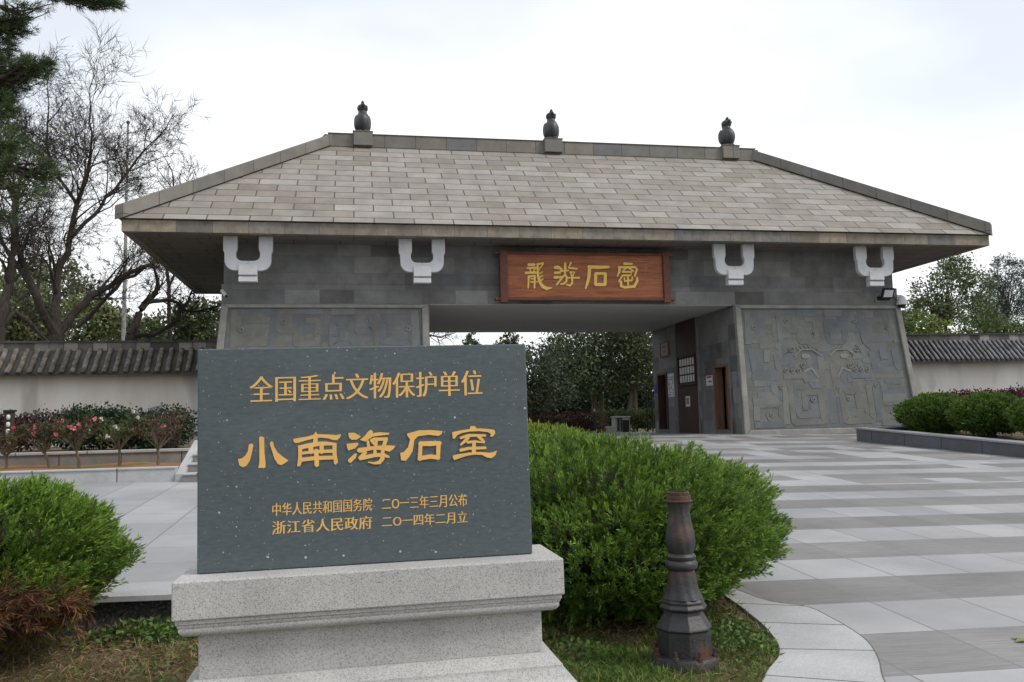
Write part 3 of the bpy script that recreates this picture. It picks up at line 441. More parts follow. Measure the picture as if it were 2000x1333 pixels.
def carved_panel(x0, x1, xl, xr, z0, z1, seed):
    """x0..x1 at the top, xl / xr give the edges as functions of z; builds frame and raised frets mirrored about the middle"""
    fm = MB(); fw = .20
    A, B, C_, D = (xl(z0), z0), (xr(z0), z0), (xr(z1), z1), (xl(z1), z1)
    ia, ib, ic, id_ = (xl(z0+fw)+fw, z0+fw), (xr(z0+fw)-fw, z0+fw), (xr(z1-fw*.55)-fw, z1-fw*.55), (xl(z1-fw*.55)+fw, z1-fw*.55)
    for quad in ([A, B, ib, ia], [B, C_, ic, ib], [C_, D, id_, ic], [D, A, ia, id_]): face_prism(fm, quad, .09)
    fr = fm.build('panel_frame', FRAMEM, gate, bevel=.03)
    bm_ = MB(); face_prism(bm_, [ia, ib, ic, id_], .012); bk = bm_.build('relief_panel', PIERM, gate); fbs = [MB(), MB(), MB()]
    def U(u, v):                          # u -1..1 across, v 0..1 up
        z = ia[1]+(ic[1]-ia[1])*v; l, r = xl(z)+fw+.1, xr(z)-fw-.1
        return (l+(r-l)*(u+1)/2, z)
    rng = random.Random(seed); fb = MB(); sb = MB(); k = 0
    frets = [[(-.93, .93), (-.93, .74), (-.60, .74), (-.60, .90), (-.82, .90)], [(-.5, .95), (-.5, .82), (-.3, .82), (-.3, .72), (-.08, .72), (-.08, .9), (-.22, .9)],
             [(-.93, .66), (-.93, .47), (-.62, .47), (-.62, .62)], [(-.75, .66), (-.75, .56)], [(-.5, .70), (-.5, .60), (-.36, .60)],
             [(-.93, .38), (-.70, .38), (-.70, .28), (-.9, .28)], [(-.93, .08), (-.93, .2), (-.62, .2), (-.62, .08), (-.78, .08), (-.78, .14)],
             [(-.5, .36), (-.5, .06), (-.14, .06), (-.14, .30), (-.34, .30), (-.34, .16)], [(-.55, .44), (-.28, .44), (-.28, .38)],
             [(-.08, .62), (-.08, .34)], [(-.2, .44), (-.2, .36), (-.08, .36)],
             [(-.96, .98), (-.96, .70)], [(-.55, .97), (-.55, .72), (-.62, .66)], [(-.3, .97), (-.05, .97)], [(-.58, .56), (-.44, .56), (-.44, .50)], [(-.97, .43), (-.60, .43)], [(-.57, .34), (-.57, .04)], [(-.97, .24), (-.66, .24)], [(-.10, .26), (-.10, .03)], [(-.42, .24), (-.42, .12), (-.24, .12)], [(-.97, .03), (-.60, .03)]]
    for fpoly in frets:
        for s in (-1, 1):
            wd = .15+.07*rng.random(); pl = [U(s*(a+rng.uniform(-.015, .015)), b+rng.uniform(-.01, .01)) for a, b in fpoly]
            strip(fbs[rng.randrange(3)], rounded(pl, .1), wd*1.15, .007+.0011*(k % 9), .012); k += 1
    for s in (-1, 1):
        for cu, cv, r0, tn in ((-.42, .66, .14, 1.4), (-.30, .52, .12, 1.3), (-.88, .84, .10, 1.2), (-.6, .35, .09, 1.2), (-.22, .24, .1, 1.3), (-.75, .12, .09, 1.2), (-.1, .8, .08, 1.2), (-.45, .9, .1, 1.3), (-.36, .48, .1, 1.4), (-.44, .48, .1, 1.4), (-.52, .48, .1, 1.4)):
            c = U(s*cu, cv); strip(sb, spiral(c[0], c[1], r0*.85, tn, s, rng.uniform(0, 3)), .028, .014+.0003*k, .012); k += 1
        c = U(s*.24, .60); face_prism(sb, [(c[0]+.16*math.cos(a*.5236)+s*.03, c[1]+.085*math.sin(a*.5236)) for a in range(12)], .014, .012)
        for j in range(6):
            a = U(s*(.08+.05*j), .645+.02*math.sin(j*.6)); strip(sb, [a, (a[0]+s*.10, a[1]+.12)], .022, .015+.0005*j, .012)
        strip(sb, [U(s*.05, .60), U(s*.16, .655), U(s*.3, .655), U(s*.40, .60)], .04, .025, .012)
        strip(sb, [U(s*.12, .42), U(s*.2, .5), U(s*.3, .47)], .08, .0135, .012)
    for n_ in range(46):                 # flat slabs standing a touch proud between the frets
        u, v = rng.uniform(-.95, .85), rng.uniform(.02, .92); du, dv = rng.uniform(.05, .16), rng.uniform(.05, .14)
        face_prism(fbs[rng.randrange(3)], [U(u, v), U(min(u+du, .98), v), U(min(u+du, .98), min(v+dv, .98)), U(u, min(v+dv, .98))], .002+.00011*n_, .012)
    for f_, m_ in zip(fbs, (FRETM, FRETB, FRETT)): f_.build('carved_frets', m_, bk, bevel=.006, segs=1)
    fo = None; so_ = sb.build('carved_spirals', SPIRM, bk)
carved_panel(12.17, 18.19, lambda z: 12.2, lambda z: side_r(z)-.02, -.55, 3.71, 3)
carved_panel(-3.83, 2.25, lambda z: side_l(z)+.02, lambda z: 2.22, -.55, 3.71, 9)

# roof
ex0, ex1, ey0, ey1, ez = -6.36, 20.776, 24.54, 35.88, 5.888
rx0, rx1, ry, rz = -.848, 15.264, 30.21, 10.028
q = MB(); q.add([(ex0, ey0, ez), (ex1, ey0, ez), (ex1, ey1, ez), (ex0, ey1, ez), (rx0, ry, rz), (rx1, ry, rz)], [(0, 1, 5, 4), (1, 2, 5), (2, 3, 4, 5), (3, 0, 4), (3, 2, 1, 0)])
roof = q.build('roof', ROOFM, gate)
q = MB(); q.box(rx0-.02, rx1+.02, ry-.17, ry+.17, rz-.1, 10.388); q.box(rx0-.04, rx1+.04, ry-.2, ry+.2, 10.388, 10.42)
q.build('ridge_cap', CAPM, roof, bevel=.015)
for x0 in (-.005, 6.92, 13.90):
    q = MB(); q.box(x0, x0+.67, ry-.32, ry+.32, 9.96, 10.45); q.box(x0-.02, x0+.69, ry-.34, ry+.34, 10.45, 10.478); q.build('statue_block', CAPM, roof, bevel=.01)
for (cx, cy), (tx, ty) in (((ex0, ey0), (rx0, ry)), ((ex1, ey0), (rx1, ry)), ((ex0, ey1), (rx0, ry)), ((ex1, ey1), (rx1, ry))):
    a = Vector((cx, cy, ez-.02)); b = Vector((tx, ty, rz-.03)); d = (b-a).normalized(); s = Vector((d.y, -d.x, 0)).normalized()*.19
    a = a+Vector((d.x, d.y, 0)).normalized()*.03; up = Vector((0, 0, .397))
    q = MB(); q.hexa([a+s, a-s, b-s, b+s], [a+s+up, a-s+up, b-s+up, b+s+up])
    q.build('hip_cap', CAPM, roof, bevel=.015)
q = MB()
fx0, fx1, fy0, fy1, fz0, fz1, tk = -6.275, 20.69, 24.624, 35.83, 5.528, 5.867, .23
q.box(fx0, fx1, fy0, fy0+tk, fz0, fz1); q.box(fx0, fx1, fy1-tk, fy1, fz0, fz1); q.box(fx0, fx0+tk, fy0+tk, fy1-tk, fz0, fz1); q.box(fx1-tk, fx1, fy0+tk, fy1-tk, fz0, fz1)
q.build('fascia', FASCM, roof, bevel=.01)
q = MB(); q.box(fx0+tk, fx1-tk, fy0+tk, fy1-tk, 5.55, 5.62); q.build('soffit', SOFM, roof)

# white U-shaped brackets under the eaves
def bracket(cx):
    k = 25.04/1674.65*.985; X = lambda p: cx+p*k; Zz = lambda p: 4.236+p*k     # sizes surveyed at this depth
    y0 = 25.10; out = [(-46.5, 90), (-46.5, 62), (-44, 56)]
    out += [(-43.5+19*(1-math.cos(a)), 41-19*math.sin(a)) for a in [i*math.pi/12 for i in range(7)]]
    right = [(-x, z) for x, z in out[::-1]]
    inner = [(20, 90), (20, 64), (22.5, 57)]+[(22.5-12*(1-math.cos(a)), 52-11*math.sin(a)) for a in [i*math.pi/10 for i in range(6)]]
    innl = [(-x, z) for x, z in inner[::-1]]
    q = MB(); P3 = lambda l: [(X(x), y0, Zz(z)) for x, z in l]; zc = P3([(0, 41), (0, 22)])
    q.prism(P3(out)+[zc[1], zc[0]]+P3(innl), (0, .16, 0)); q.prism([zc[1]]+P3(right)+P3(inner)+[zc[0]], (0, .16, 0))
    q.box(X(-17.5), X(17.5), y0-.05, y0+.2, Zz(13), Zz(33))
    q.hexa([(X(-17), y0+.07, Zz(10)), (X(17), y0+.07, Zz(10)), (X(17), y0+.2, Zz(10)), (X(-17), y0+.2, Zz(10))], [(X(-17.5), y0-.05, Zz(13)), (X(17.5), y0-.05, Zz(13)), (X(17.5), y0+.2, Zz(13)), (X(-17.5), y0+.2, Zz(13))])
    q.box(X(-17.5), X(17.5), y0-.02, y0+.2, Zz(0), Zz(10))
    return q.build('eave_bracket', WHITE, gate, bevel=.012)
for bx in (-2.983, 1.984, 11.875, 16.80): bracket(bx)

# door frames and what hangs in the doorways
WOODD = noisy('dark_red_timber', (.055, .026, .018), (.085, .042, .028), scale=2, rough=.6, stretch=(6, 6, .6), bump=.2)
WOODB = noisy('brown_door_timber', (.12, .062, .035), (.17, .092, .055), scale=2, rough=.6, stretch=(6, 6, .6), bump=.2)
REDP = noisy('dark_red_paint', (.046, .024, .022), (.062, .032, .029), scale=1.2, rough=.65, spec=.2)
CURT = noisy('pale_curtain', (.25, .24, .18), (.40, .39, .30), scale=3, rough=.9, stretch=(8, 8, .6))
GREENC = noisy('green_curtain', (.10, .16, .075), (.17, .23, .11), scale=3, rough=.9, stretch=(8, 8, .6))
for y0, y1, zt, m_ in ((26.62, 27.78, 1.86, WOODB), (32.28, 33.36, 1.93, WOODD)):
    q = MB(); q.box(12.13, 12.44, y0, y0+.09, -.32, zt); q.box(12.13, 12.44, y1-.09, y1, -.32, zt); q.box(12.13, 12.44, y0+.09, y1-.09, zt-.09, zt)
    df = q.build('door_frame', m_, gate, bevel=.008)
    q = MB(); q.box(12.15, 12.48, y0, y1, -.6, -.32); q.build('door_sill', PIERM, df)
    q = MB(); q.box(12.52, 13.3, y1-.14, y1-.1, -.32, zt-.1); q.build('door_leaf', m_, df, bevel=.006)
def curtain(y0, y1, x, z0, z1, m_, amp=.05, pinch=.55):
    rows = []
    for k in range(13):
        v = k/12; z = z1+(z0-z1)*v; wd = 1-(1-pinch)*math.sin(min(v*1.5, 1)*math.pi)*.8
        rows.append([(x+amp*math.sin(j*1.9+v), y0+(y1-y0)*j/14*wd, z) for j in range(15)])
    q = MB(); q.ring(rows, close=False); return q.build('door_curtain', m_, gate, smooth=True, uv=False)
curtain(26.75, 27.2, 12.72, -.3, 1.25, GREENC); curtain(26.95, 27.25, 12.85, 1.0, 1.72, CURT); curtain(32.4, 32.9, 12.75, -.3, 1.8, CURT, pinch=.35)
q = MB(); q.box(12.10, 12.172, 29.0, 31.06, -.5, 3.735); red = q.build('red_wall_panel', REDP, gate, bevel=.006)
q = MB(); 
for yv in (29.0, 31.06): q.box(12.085, 12.172, yv-.05, yv+.05, -.5, 3.735)
q.build('panel_edge_strip', WALLM, red)

# ------------------------------------------------------------------ things fixed to the gatehouse
BOARDW = noisy('varnished_timber', (.235, .068, .028), (.40, .14, .056), scale=1.6, rough=.42, stretch=(.7, 4, 9), bump=.15, detail=8, c3=(.12, .038, .02), s3=2.4, f3=.7)
BOARDF = noisy('dark_frame_timber', (.105, .040, .026), (.15, .058, .036), scale=2, rough=.5, stretch=(3, 3, 3), bump=.15)
GOLD2 = plain('gold_leaf_paint', (.80, .54, .12), .45)
DIMG = plain('dim_gold_paint', (.34, .17, .07), .6)
board = thing('name_board', 'long red-brown timber name board with gold characters above the passage', 'name board', (7.15, 25.7, 3.78))
q = MB(); q.box(4.62, 9.67, 25.66, 25.78, 3.86, 5.24); q.box(4.5, 9.8, 25.78, 26.0, 4.2, 5.0); q.build('board', BOARDW, board)
q = MB()
q.box(4.40, 4.63, 25.56, 25.82, 3.735, 5.37); q.box(9.66, 9.88, 25.56, 25.82, 3.735, 5.37)
q.box(4.24, 10.03, 25.60, 25.80, 3.80, 3.90); q.box(4.24, 10.03, 25.60, 25.80, 5.24, 5.33)
fr = q.build('board_frame', BOARDF, board, bevel=.02)
def letter_mesh(polys, f, thick, step=.0004):
    """f maps (a, b) to a world point on the face and gives its outward normal"""
    bm = bmesh.new()
    for i, pl in enumerate(polys):
        top = []
        for a, b in pl:
            P, n = f(a, b); top.append((bm.verts.new(P+n*(thick+i*step)), P))
        try: fc = bm.faces.new([t[0] for t in top])
        except ValueError: continue
        bot = [bm.verts.new(t[1]) for t in top]; k = len(top)
        for j in range(k): bm.faces.new((top[j][0], top[(j+1) % k][0], bot[(j+1) % k], bot[j]))
    bmesh.ops.recalc_face_normals(bm, faces=bm.faces)
    bmesh.ops.triangulate(bm, faces=[f_ for f_ in bm.faces if len(f_.verts) > 4])
    return bm
def bm_obj(bm, name, m, parent):
    o0 = ORG[parent.name]; bmesh.ops.translate(bm, verts=bm.verts, vec=-o0)
    me = bpy.data.meshes.new(name); bm.to_mesh(me); bm.free(); return link(name, me, m, parent)
fs = lambda a, b: (Vector((7.15+a*1.0016, 25.66, 4.55+b*1.0016)), Vector((0, -1, 0)))
bm_obj(letter_mesh(SIGN_BRUSH, fs, .025), 'lettering', GOLD2, board)
bm_obj(letter_mesh(SIGN_SIGNATURE, fs, .006), 'signature_lettering', DIMG, board)

BLACK = plain('black_metal', (.018, .018, .02), .5)
GLASS = plain('lamp_glass', (.62, .66, .70), .25)
fl = thing('floodlight', 'black floodlight with a pale glass front under the right bracket', 'floodlight', (17.61, 26, 4.05))
c = Vector((17.6, 25.72, 4.10)); ax = Vector((-.12, -.86, -.48)).normalized(); rx = Vector((1, -.1, 0)).normalized(); rx = (rx-ax*rx.dot(ax)).normalized(); uz = rx.cross(ax); uz = uz if uz.z > 0 else -uz
def obox(mb, c, hx, hy, hz, d0=0): 
    P = lambda a, b, e: c+rx*a*hx+uz*b*hy+ax*(d0+e*hz)
    mb.hexa([P(-1,-1,-1), P(1,-1,-1), P(1,1,-1), P(-1,1,-1)], [P(-1,-1,1), P(1,-1,1), P(1,1,1), P(-1,1,1)])
q = MB(); obox(q, c, .20, .17, .045); q.build('housing', BLACK, fl, bevel=.01)
q = MB(); obox(q, c, .15, .125, .004, .047); q.build('glass', GLASS, fl)
q = MB(); q.box(17.38, 17.42, 25.72, 26.02, 3.94, 3.98); q.box(17.79, 17.83, 25.72, 26.02, 3.94, 3.98); q.box(17.38, 17.83, 25.97, 26.02, 3.9, 4.02); q.build('mounting_bracket', BLACK, fl)
q = MB(); q.tube([(17.44, 25.95, 3.86), (17.30, 25.93, 3.84), (17.27, 25.93, 3.98), (17.34, 25.95, 4.1)], .012); q.build('cable', plain('grey_cable', (.3, .3, .3)), fl)
OFFW = plain('white_plastic', (.55, .55, .54), .45)
cc = thing('dome_camera', 'white dome security camera on the right corner of the gatehouse', 'security camera', (18.16, 25.9, 3.8))
q = MB(); q.lathe((18.16, 25.82, 3.72), [(.0, .32), (.06, .31), (.11, .25), (.15, .15), (.18, .03), (.18, 0), (0, 0)], 20, caps=False); q.build('hood', OFFW, cc, smooth='auto')
q = MB(); q.lathe((18.16, 25.82, 3.72), [(.13, 0.0), (.12, -.05), (.08, -.10), (0, -.12)], 16, caps=False); q.build('dome', BLACK, cc, smooth=True)
q = MB(); q.box(18.0, 18.16, 25.8, 26.0, 3.98, 4.06); q.build('arm', OFFW, cc)
cl = thing('bullet_camera', 'small pale security camera on the left corner of the gatehouse', 'security camera', (-3.76, 25.9, 3.95))
q = MB(); q.tube([(-3.72, 25.98, 4.05), (-3.72, 25.84, 4.05)], .03); q.build('arm', OFFW, cl)
q = MB(); q.tube([(-3.80, 25.92, 4.10), (-3.66, 25.72, 3.92)], .055, 10); q.build('housing', OFFW, cl)
q = MB(); q.tube([(-3.66, 25.72, 3.92), (-3.645, 25.70, 3.90)], .042, 10); q.build('lens', BLACK, cl)

PAPER = plain('white_paper', (.62, .62, .60), .7); INK = plain('dark_ink', (.06, .06, .06), .8); REDI = plain('red_ink', (.35, .06, .05), .7)
BLUEP = plain('blue_enamel', (.02, .035, .30), .4); PALEW = noisy('pale_sign_timber', (.22, .13, .075), (.29, .18, .105), scale=3, rough=.6)
def wall_sheet(name, label, cat, y0, y1, z0, z1, m_, t=.012, x=12.17):
    o = thing(name, label, cat, (x-t/2, (y0+y1)/2, z0)); q = MB(); q.box(x-t, x-.001, y0, y1, z0, z1); s = q.build('sheet' if t < .02 else 'panel', m_, o); return o, x-t
def marks(o, x, lst, m_=INK, name='lettering'):
    q = MB()
    for y0, y1, z0, z1 in lst: q.box(x-.003, x, y0, y1, z0, z1)
    return q.build(name, m_, o)
rr = random.Random(4)
o, x = wall_sheet('notice_sheet', 'tall white notice sheet with dark characters beside the far doorway', 'notice', 31.54, 32.21, .945, 1.85, PAPER)
marks(o, x, [(y, y+.055+rr.random()*.03, z, z+.05) for y in (31.62, 31.76, 31.9, 32.04) for z in [1.0+.085*k for k in range(9)] if rr.random() < .8])
o, x = wall_sheet('number_plate', 'small blue plate at the far end of the passage wall', 'plate', 33.5, 33.8, 1.16, 1.52, BLUEP, .015)
o, x = wall_sheet('timber_plaque', 'pale brown timber plaque hung high above the far doorway', 'plaque', 31.9, 32.82, 2.55, 3.15, PALEW, .05)
q = MB(); q.box(x-.02, x, 31.9, 31.96, 2.55, 3.15); q.box(x-.02, x, 32.76, 32.82, 2.55, 3.15); q.box(x-.02, x, 31.96, 32.76, 2.55, 2.61); q.box(x-.02, x, 31.96, 32.76, 3.09, 3.15); q.build('frame', WOODB, o)
marks(o, x, [(32.2, 32.52, 2.92, 2.96), (32.33, 32.39, 2.86, 3.0), (32.25, 32.48, 2.78, 2.81), (32.28, 32.31, 2.7, 2.8), (32.42, 32.45, 2.7, 2.8)])
nb = thing('card_board', 'glazed rack of small white cards in three rows on the dark red panel', 'card rack', (12.1, 30.03, 1.33))
q = MB()
q.box(12.05, 12.10, 29.17, 30.87, 1.30, 1.36); q.box(12.05, 12.10, 29.17, 30.87, 2.36, 2.42); q.box(12.05, 12.10, 29.17, 29.23, 1.36, 2.36); q.box(12.05, 12.10, 30.81, 30.87, 1.36, 2.36); q.build('frame', REDP, nb)
for rI in range(3):
    for cI in range(6):
        q = MB(); y = 29.3+cI*.25; z = 1.42+rI*.31; q.box(12.085, 12.099, y, y+.16, z, z+.25); q.build('card', PAPER, nb)
o, x = wall_sheet('photo_card', 'single white card with a grey picture low on the dark red panel', 'card', 29.84, 30.24, .52, .9, PAPER, .014, 12.10)
marks(o, x, [(29.9, 30.18, .6, .84)], plain('grey_print', (.2, .2, .2)), 'picture')
o, x = wall_sheet('warning_notice', 'small red and white notice beside the near doorway', 'notice', 27.9, 28.42, 1.2, 1.55, PAPER, .02)
marks(o, x, [(27.95, 28.36, 1.46, 1.53), (27.95, 28.2, 1.3, 1.37)], REDI); 

# bird statues on the ridge
STAT = noisy('dark_bronze', (.022, .022, .026), (.045, .045, .052), scale=6, rough=.5, bump=.6, bscale=18, stretch=(1, 1, .4), spec=.5, c3=(.12, .12, .13), s3=4, f3=.5)
def bird_mesh():
    bm = bmesh.new()
    def ell(c, r, rot=0):
        M_ = Matrix.Translation(c) @ Matrix.Rotation(rot, 4, 'X') @ Matrix.Diagonal((*r, 1)); bmesh.ops.create_icosphere(bm, subdivisions=3, radius=1, matrix=M_)
    ell((0, -.04, .36), (.26, .27, .35), R(12)); ell((0, .03, .10), (.21, .21, .13)); ell((0, -.03, .58), (.20, .19, .16)); ell((0, .02, .70), (.15, .15, .17))
    ell((0, .02, .88), (.185, .18, .155)); ell((0, -.16, .93), (.07, .10, .06), R(-30)); ell((.0, -.04, 1.05), (.055, .09, .075), R(-30)); ell((.03, .05, 1.02), (.06, .07, .05)); ell((0, .13, .80), (.12, .10, .14))
    ell((.20, .06, .38), (.09, .19, .28), R(-8)); ell((-.20, .06, .38), (.09, .19, .28), R(-8)); ell((0, .20, .16), (.13, .13, .12))
    for s in (-1, 1): ell((s*.13, -.12, .92), (.035, .03, .035)); ell((s*.10, -.18, .03), (.07, .10, .04))
    me = bpy.data.meshes.new('tmp'); bm.to_mesh(me); bm.free(); t = bpy.data.objects.new('tmp', me); COL.objects.link(t)
    r_ = t.modifiers.new('r', 'REMESH'); r_.mode = 'VOXEL'; r_.voxel_size = .018; r_.use_smooth_shade = True
    s_ = t.modifiers.new('s', 'SMOOTH'); s_.iterations = 4; s_.factor = .5
    out = bpy.data.meshes.new_from_object(t.evaluated_get(bpy.context.evaluated_depsgraph_get())); bpy.data.objects.remove(t); out.name = 'bird_statue'; return out
bme = bird_mesh(); bme.materials.append(STAT)
for x, lb, rz_ in ((.33, 'dark bird statue on the left stone block of the roof ridge', 4), (7.255, 'dark bird statue on the middle stone block of the roof ridge', 0), (14.235, 'dark bird statue on the right stone block of the roof ridge', 8)):
    o = bpy.data.objects.new('bird_statue', bme); COL.objects.link(o); o.scale = (1.06, 1.06, 1.06); o.location = (x, ry, 10.478); o.rotation_euler.z = R(rz_); tag(o, lb, 'statue', 'bird statues along the roof ridge')

# ------------------------------------------------------------------ heritage tablet on its granite pedestal
SLATE = None
def slate():
    m, t, b, N, K = NM('blue_grey_slate'); tc = N('ShaderNodeTexCoord')
    n = N('ShaderNodeTexNoise', i_Scale=42, i_Detail=8, i_Roughness=.7); mp = N('ShaderNodeMapping'); mp.inputs['Scale'].default_value = (.45, 1, 1.5); K(tc.outputs['Object'], mp.inputs['Vector']); K(mp.outputs['Vector'], n.inputs['Vector'])
    x = N('ShaderNodeMix', data_type='RGBA'); x.inputs['A'].default_value = (.056, .073, .081, 1); x.inputs['B'].default_value = (.09, .112, .12, 1)
    r = N('ShaderNodeMapRange'); r.inputs['From Min'].default_value = .32; r.inputs['From Max'].default_value = .68; K(n.outputs['Fac'], r.inputs['Value']); K(r.outputs['Result'], x.inputs['Factor'])
    n2 = N('ShaderNodeTexNoise', i_Scale=1.7, i_Detail=8, i_Roughness=.72); m2 = N('ShaderNodeMapping'); m2.inputs['Scale'].default_value = (.6, 1, 2.2); m2.inputs['Location'].default_value = (3, 1, 5); K(tc.outputs['Object'], m2.inputs['Vector']); K(m2.outputs['Vector'], n2.inputs['Vector'])
    r2 = N('ShaderNodeMapRange'); r2.inputs['From Min'].default_value = .5; r2.inputs['From Max'].default_value = .78; r2.inputs['To Max'].default_value = .3; K(n2.outputs['Fac'], r2.inputs['Value'])
    x2 = N('ShaderNodeMix', data_type='RGBA'); x2.inputs['B'].default_value = (.155, .185, .20, 1); K(x.outputs['Result'], x2.inputs['A']); K(r2.outputs['Result'], x2.inputs['Factor'])
    out = x2.outputs['Result']
    dn_ = N('ShaderNodeTexNoise', i_Scale=60, i_Detail=3); K(tc.outputs['Object'], dn_.inputs['Vector']); dv = N('ShaderNodeVectorMath', operation='MULTIPLY_ADD'); K(dn_.outputs['Color'], dv.inputs[0]); dv.inputs[1].default_value = (.012, .012, .012); K(tc.outputs['Object'], dv.inputs[2]); sxz = N('ShaderNodeSeparateXYZ'); K(dv.outputs['Vector'], sxz.inputs['Vector']); cxz = N('ShaderNodeCombineXYZ'); K(sxz.outputs['X'], cxz.inputs['X']); K(sxz.outputs['Z'], cxz.inputs['Y'])
    for sc_, th, pr in ((4.3, .026, .72), (9, .034, .78), (21, .05, .88), (45, .08, .93)):        # spattered white droppings
        v = N('ShaderNodeTexVoronoi', voronoi_dimensions='2D', i_Scale=sc_); K(cxz.outputs['Vector'], v.inputs['Vector'])
        a = N('ShaderNodeMath', operation='LESS_THAN'); K(v.outputs['Distance'], a.inputs[0]); a.inputs[1].default_value = th
        sp = N('ShaderNodeSeparateColor'); K(v.outputs['Color'], sp.inputs['Color']); g_ = N('ShaderNodeMath', operation='GREATER_THAN'); K(sp.outputs['Green'], g_.inputs[0]); g_.inputs[1].default_value = pr
        mm = N('ShaderNodeMath', operation='MULTIPLY'); K(a.outputs['Value'], mm.inputs[0]); K(g_.outputs['Value'], mm.inputs[1])
        m7 = N('ShaderNodeMath', operation='MULTIPLY'); K(mm.outputs['Value'], m7.inputs[0]); m7.inputs[1].default_value = .62
        x3 = N('ShaderNodeMix', data_type='RGBA'); x3.inputs['B'].default_value = (.55, .58, .58, 1); K(out, x3.inputs['A']); K(m7.outputs['Value'], x3.inputs['Factor']); out = x3.outputs['Result']
    K(out, b.inputs['Base Color']); b.inputs['Roughness'].default_value = .55; b.inputs['Specular IOR Level'].default_value = .35
    bp = N('ShaderNodeBump', i_Strength=.12, i_Distance=.004); K(n.outputs['Fac'], bp.inputs['Height']); K(bp.outputs['Normal'], b.inputs['Normal'])
    return m
SLATE = slate()
GRAN = granite('pale_granite', (.44, .43, .42), (.26, .255, .25), (.50, .49, .48), scale=230, rough=.75, dirt=(.27, .258, .225))
GOLD = plain('gold_paint', (.74, .44, .13), .5)
tab = thing('heritage_tablet', 'blue-grey stone tablet with gold writing on a stepped granite pedestal', 'stone tablet', (.0705, 4.6, -.1335))
TO = Vector((.0705, 4.6, -.1335))
q = MB(); q.box(TO.x-.858, TO.x+.858, 4.6, 4.80, TO.z-.566, TO.z+.566); tb = q.build('tablet', SLATE, tab, bevel=.006)
def prof_ring(prof, hx, yf, yb, zoff):
    """rectangular moulding: prof = [(overhang, z)] bottom to top round a core half-width hx, front yf, back yb"""
    return [[(TO.x+.02-hx-o_, yf-o_, z), (TO.x+.02+hx+o_, yf-o_, z), (TO.x+.02+hx+o_, yb+o_, z), (TO.x+.02-hx-o_, yb+o_, z)] for o_, z in prof]
q = MB(); q.ring(prof_ring([(.105, -.885), (.105, -.702)], .855, 4.505, 4.855, 0), caps=True); q.build('pedestal_cap', GRAN, tab, bevel=.007)
tor = [(.0, -.978), (.012, -.974)]+[(.035+.045*math.sin(a), -.935-.036*math.cos(a)) for a in [i*math.pi/14 for i in range(1, 9)]]+[(.086, -.915), (.086, -.908), (.092, -.906), (.092, -.886)]
q = MB(); q.ring(prof_ring(tor, .855, 4.505, 4.855, 0), caps=True); q.build('pedestal_moulding', GRAN, tab, smooth='auto', bevel=.003)
q = MB(); q.ring(prof_ring([(0, -1.19), (0, -.977)], .855, 4.505, 4.855, 0), caps=True); q.build('pedestal_shaft', GRAN, tab, bevel=.005)
ply = [(.16, -1.6), (.16, -1.33), (.14, -1.32), (.118, -1.30), (.108, -1.285)]+[(.105-.02*math.sin(a), -1.27+.035*(1-math.cos(a))) for a in [i*math.pi/8 for i in range(1, 5)]]+[(.06, -1.215), (.03, -1.20), (.02, -1.188)]
q = MB(); q.ring(prof_ring(ply, .855, 4.505, 4.855, 0), caps=True); q.build('pedestal_plinth', GRAN, tab, smooth='auto', bevel=.003)
TILT = .0095
ft = lambda a, b: (Vector((TO.x+a+TILT*b, 4.6, TO.z+b-TILT*a)), Vector((0, -1, 0)))
bm_obj(letter_mesh(STELE_BRUSH, ft, .003, .00015), 'large_lettering', GOLD, tb)
def text_line(body, x0, x1, zl, zr, h, thin=-.010, fat=.026, name='lettering'):
    """one engraved line, stretched to run from x0 to x1 with its middle rising from zl to zr"""
    cu = bpy.data.curves.new('tmp', 'FONT'); cu.body = body; cu.offset = thin; cu.resolution_u = 3
    t = bpy.data.objects.new('tmp', cu); COL.objects.link(t)
    me = bpy.data.meshes.new_from_object(t.evaluated_get(bpy.context.evaluated_depsgraph_get())); bpy.data.objects.remove(t); bpy.data.curves.remove(cu)
    n = len(me.vertices); co = np.zeros(3*n, np.float32); me.vertices.foreach_get('co', co); co = co.reshape(n, 3)
    fcs = [list(p.vertices) for p in me.polygons]; bpy.data.meshes.remove(me)
    lo, hi = co.min(0), co.max(0); V = []; F = []
    for k, dx in enumerate((-fat, fat)):
        for c_ in co:
            s_ = (c_[0]+dx-lo[0])/(hi[0]-lo[0]); b_ = (c_[1]-(lo[1]+hi[1])/2)/(hi[1]-lo[1])*h
            P, nn = ft(x0+(x1-x0)*s_, zl+(zr-zl)*s_+b_); P = P+nn*(.0016+.0004*k); V.append(P)
        F += [[i+k*n for i in f_] for f_ in fcs]
    q = MB(); q.add(V, F); return q.build(name, GOLD, tb, uv=False)
text_line('全国重点文物保护单位', -.602, .606, .346, .366, .135)
text_line('中华人民共和国国务院', -.488, .015, -.270, -.262, .064, fat=.028, thin=-.008)
text_line('二O一三年三月公布', .067, .514, -.262, -.258, .066, fat=.028, thin=-.008)
text_line('浙江省人民政府', -.488, .013, -.361, -.354, .066, fat=.028, thin=-.008)
text_line('二O一四年二月立', .066, .513, -.354, -.348, .060, fat=.028, thin=-.008)
tab.rotation_euler.y = -TILT

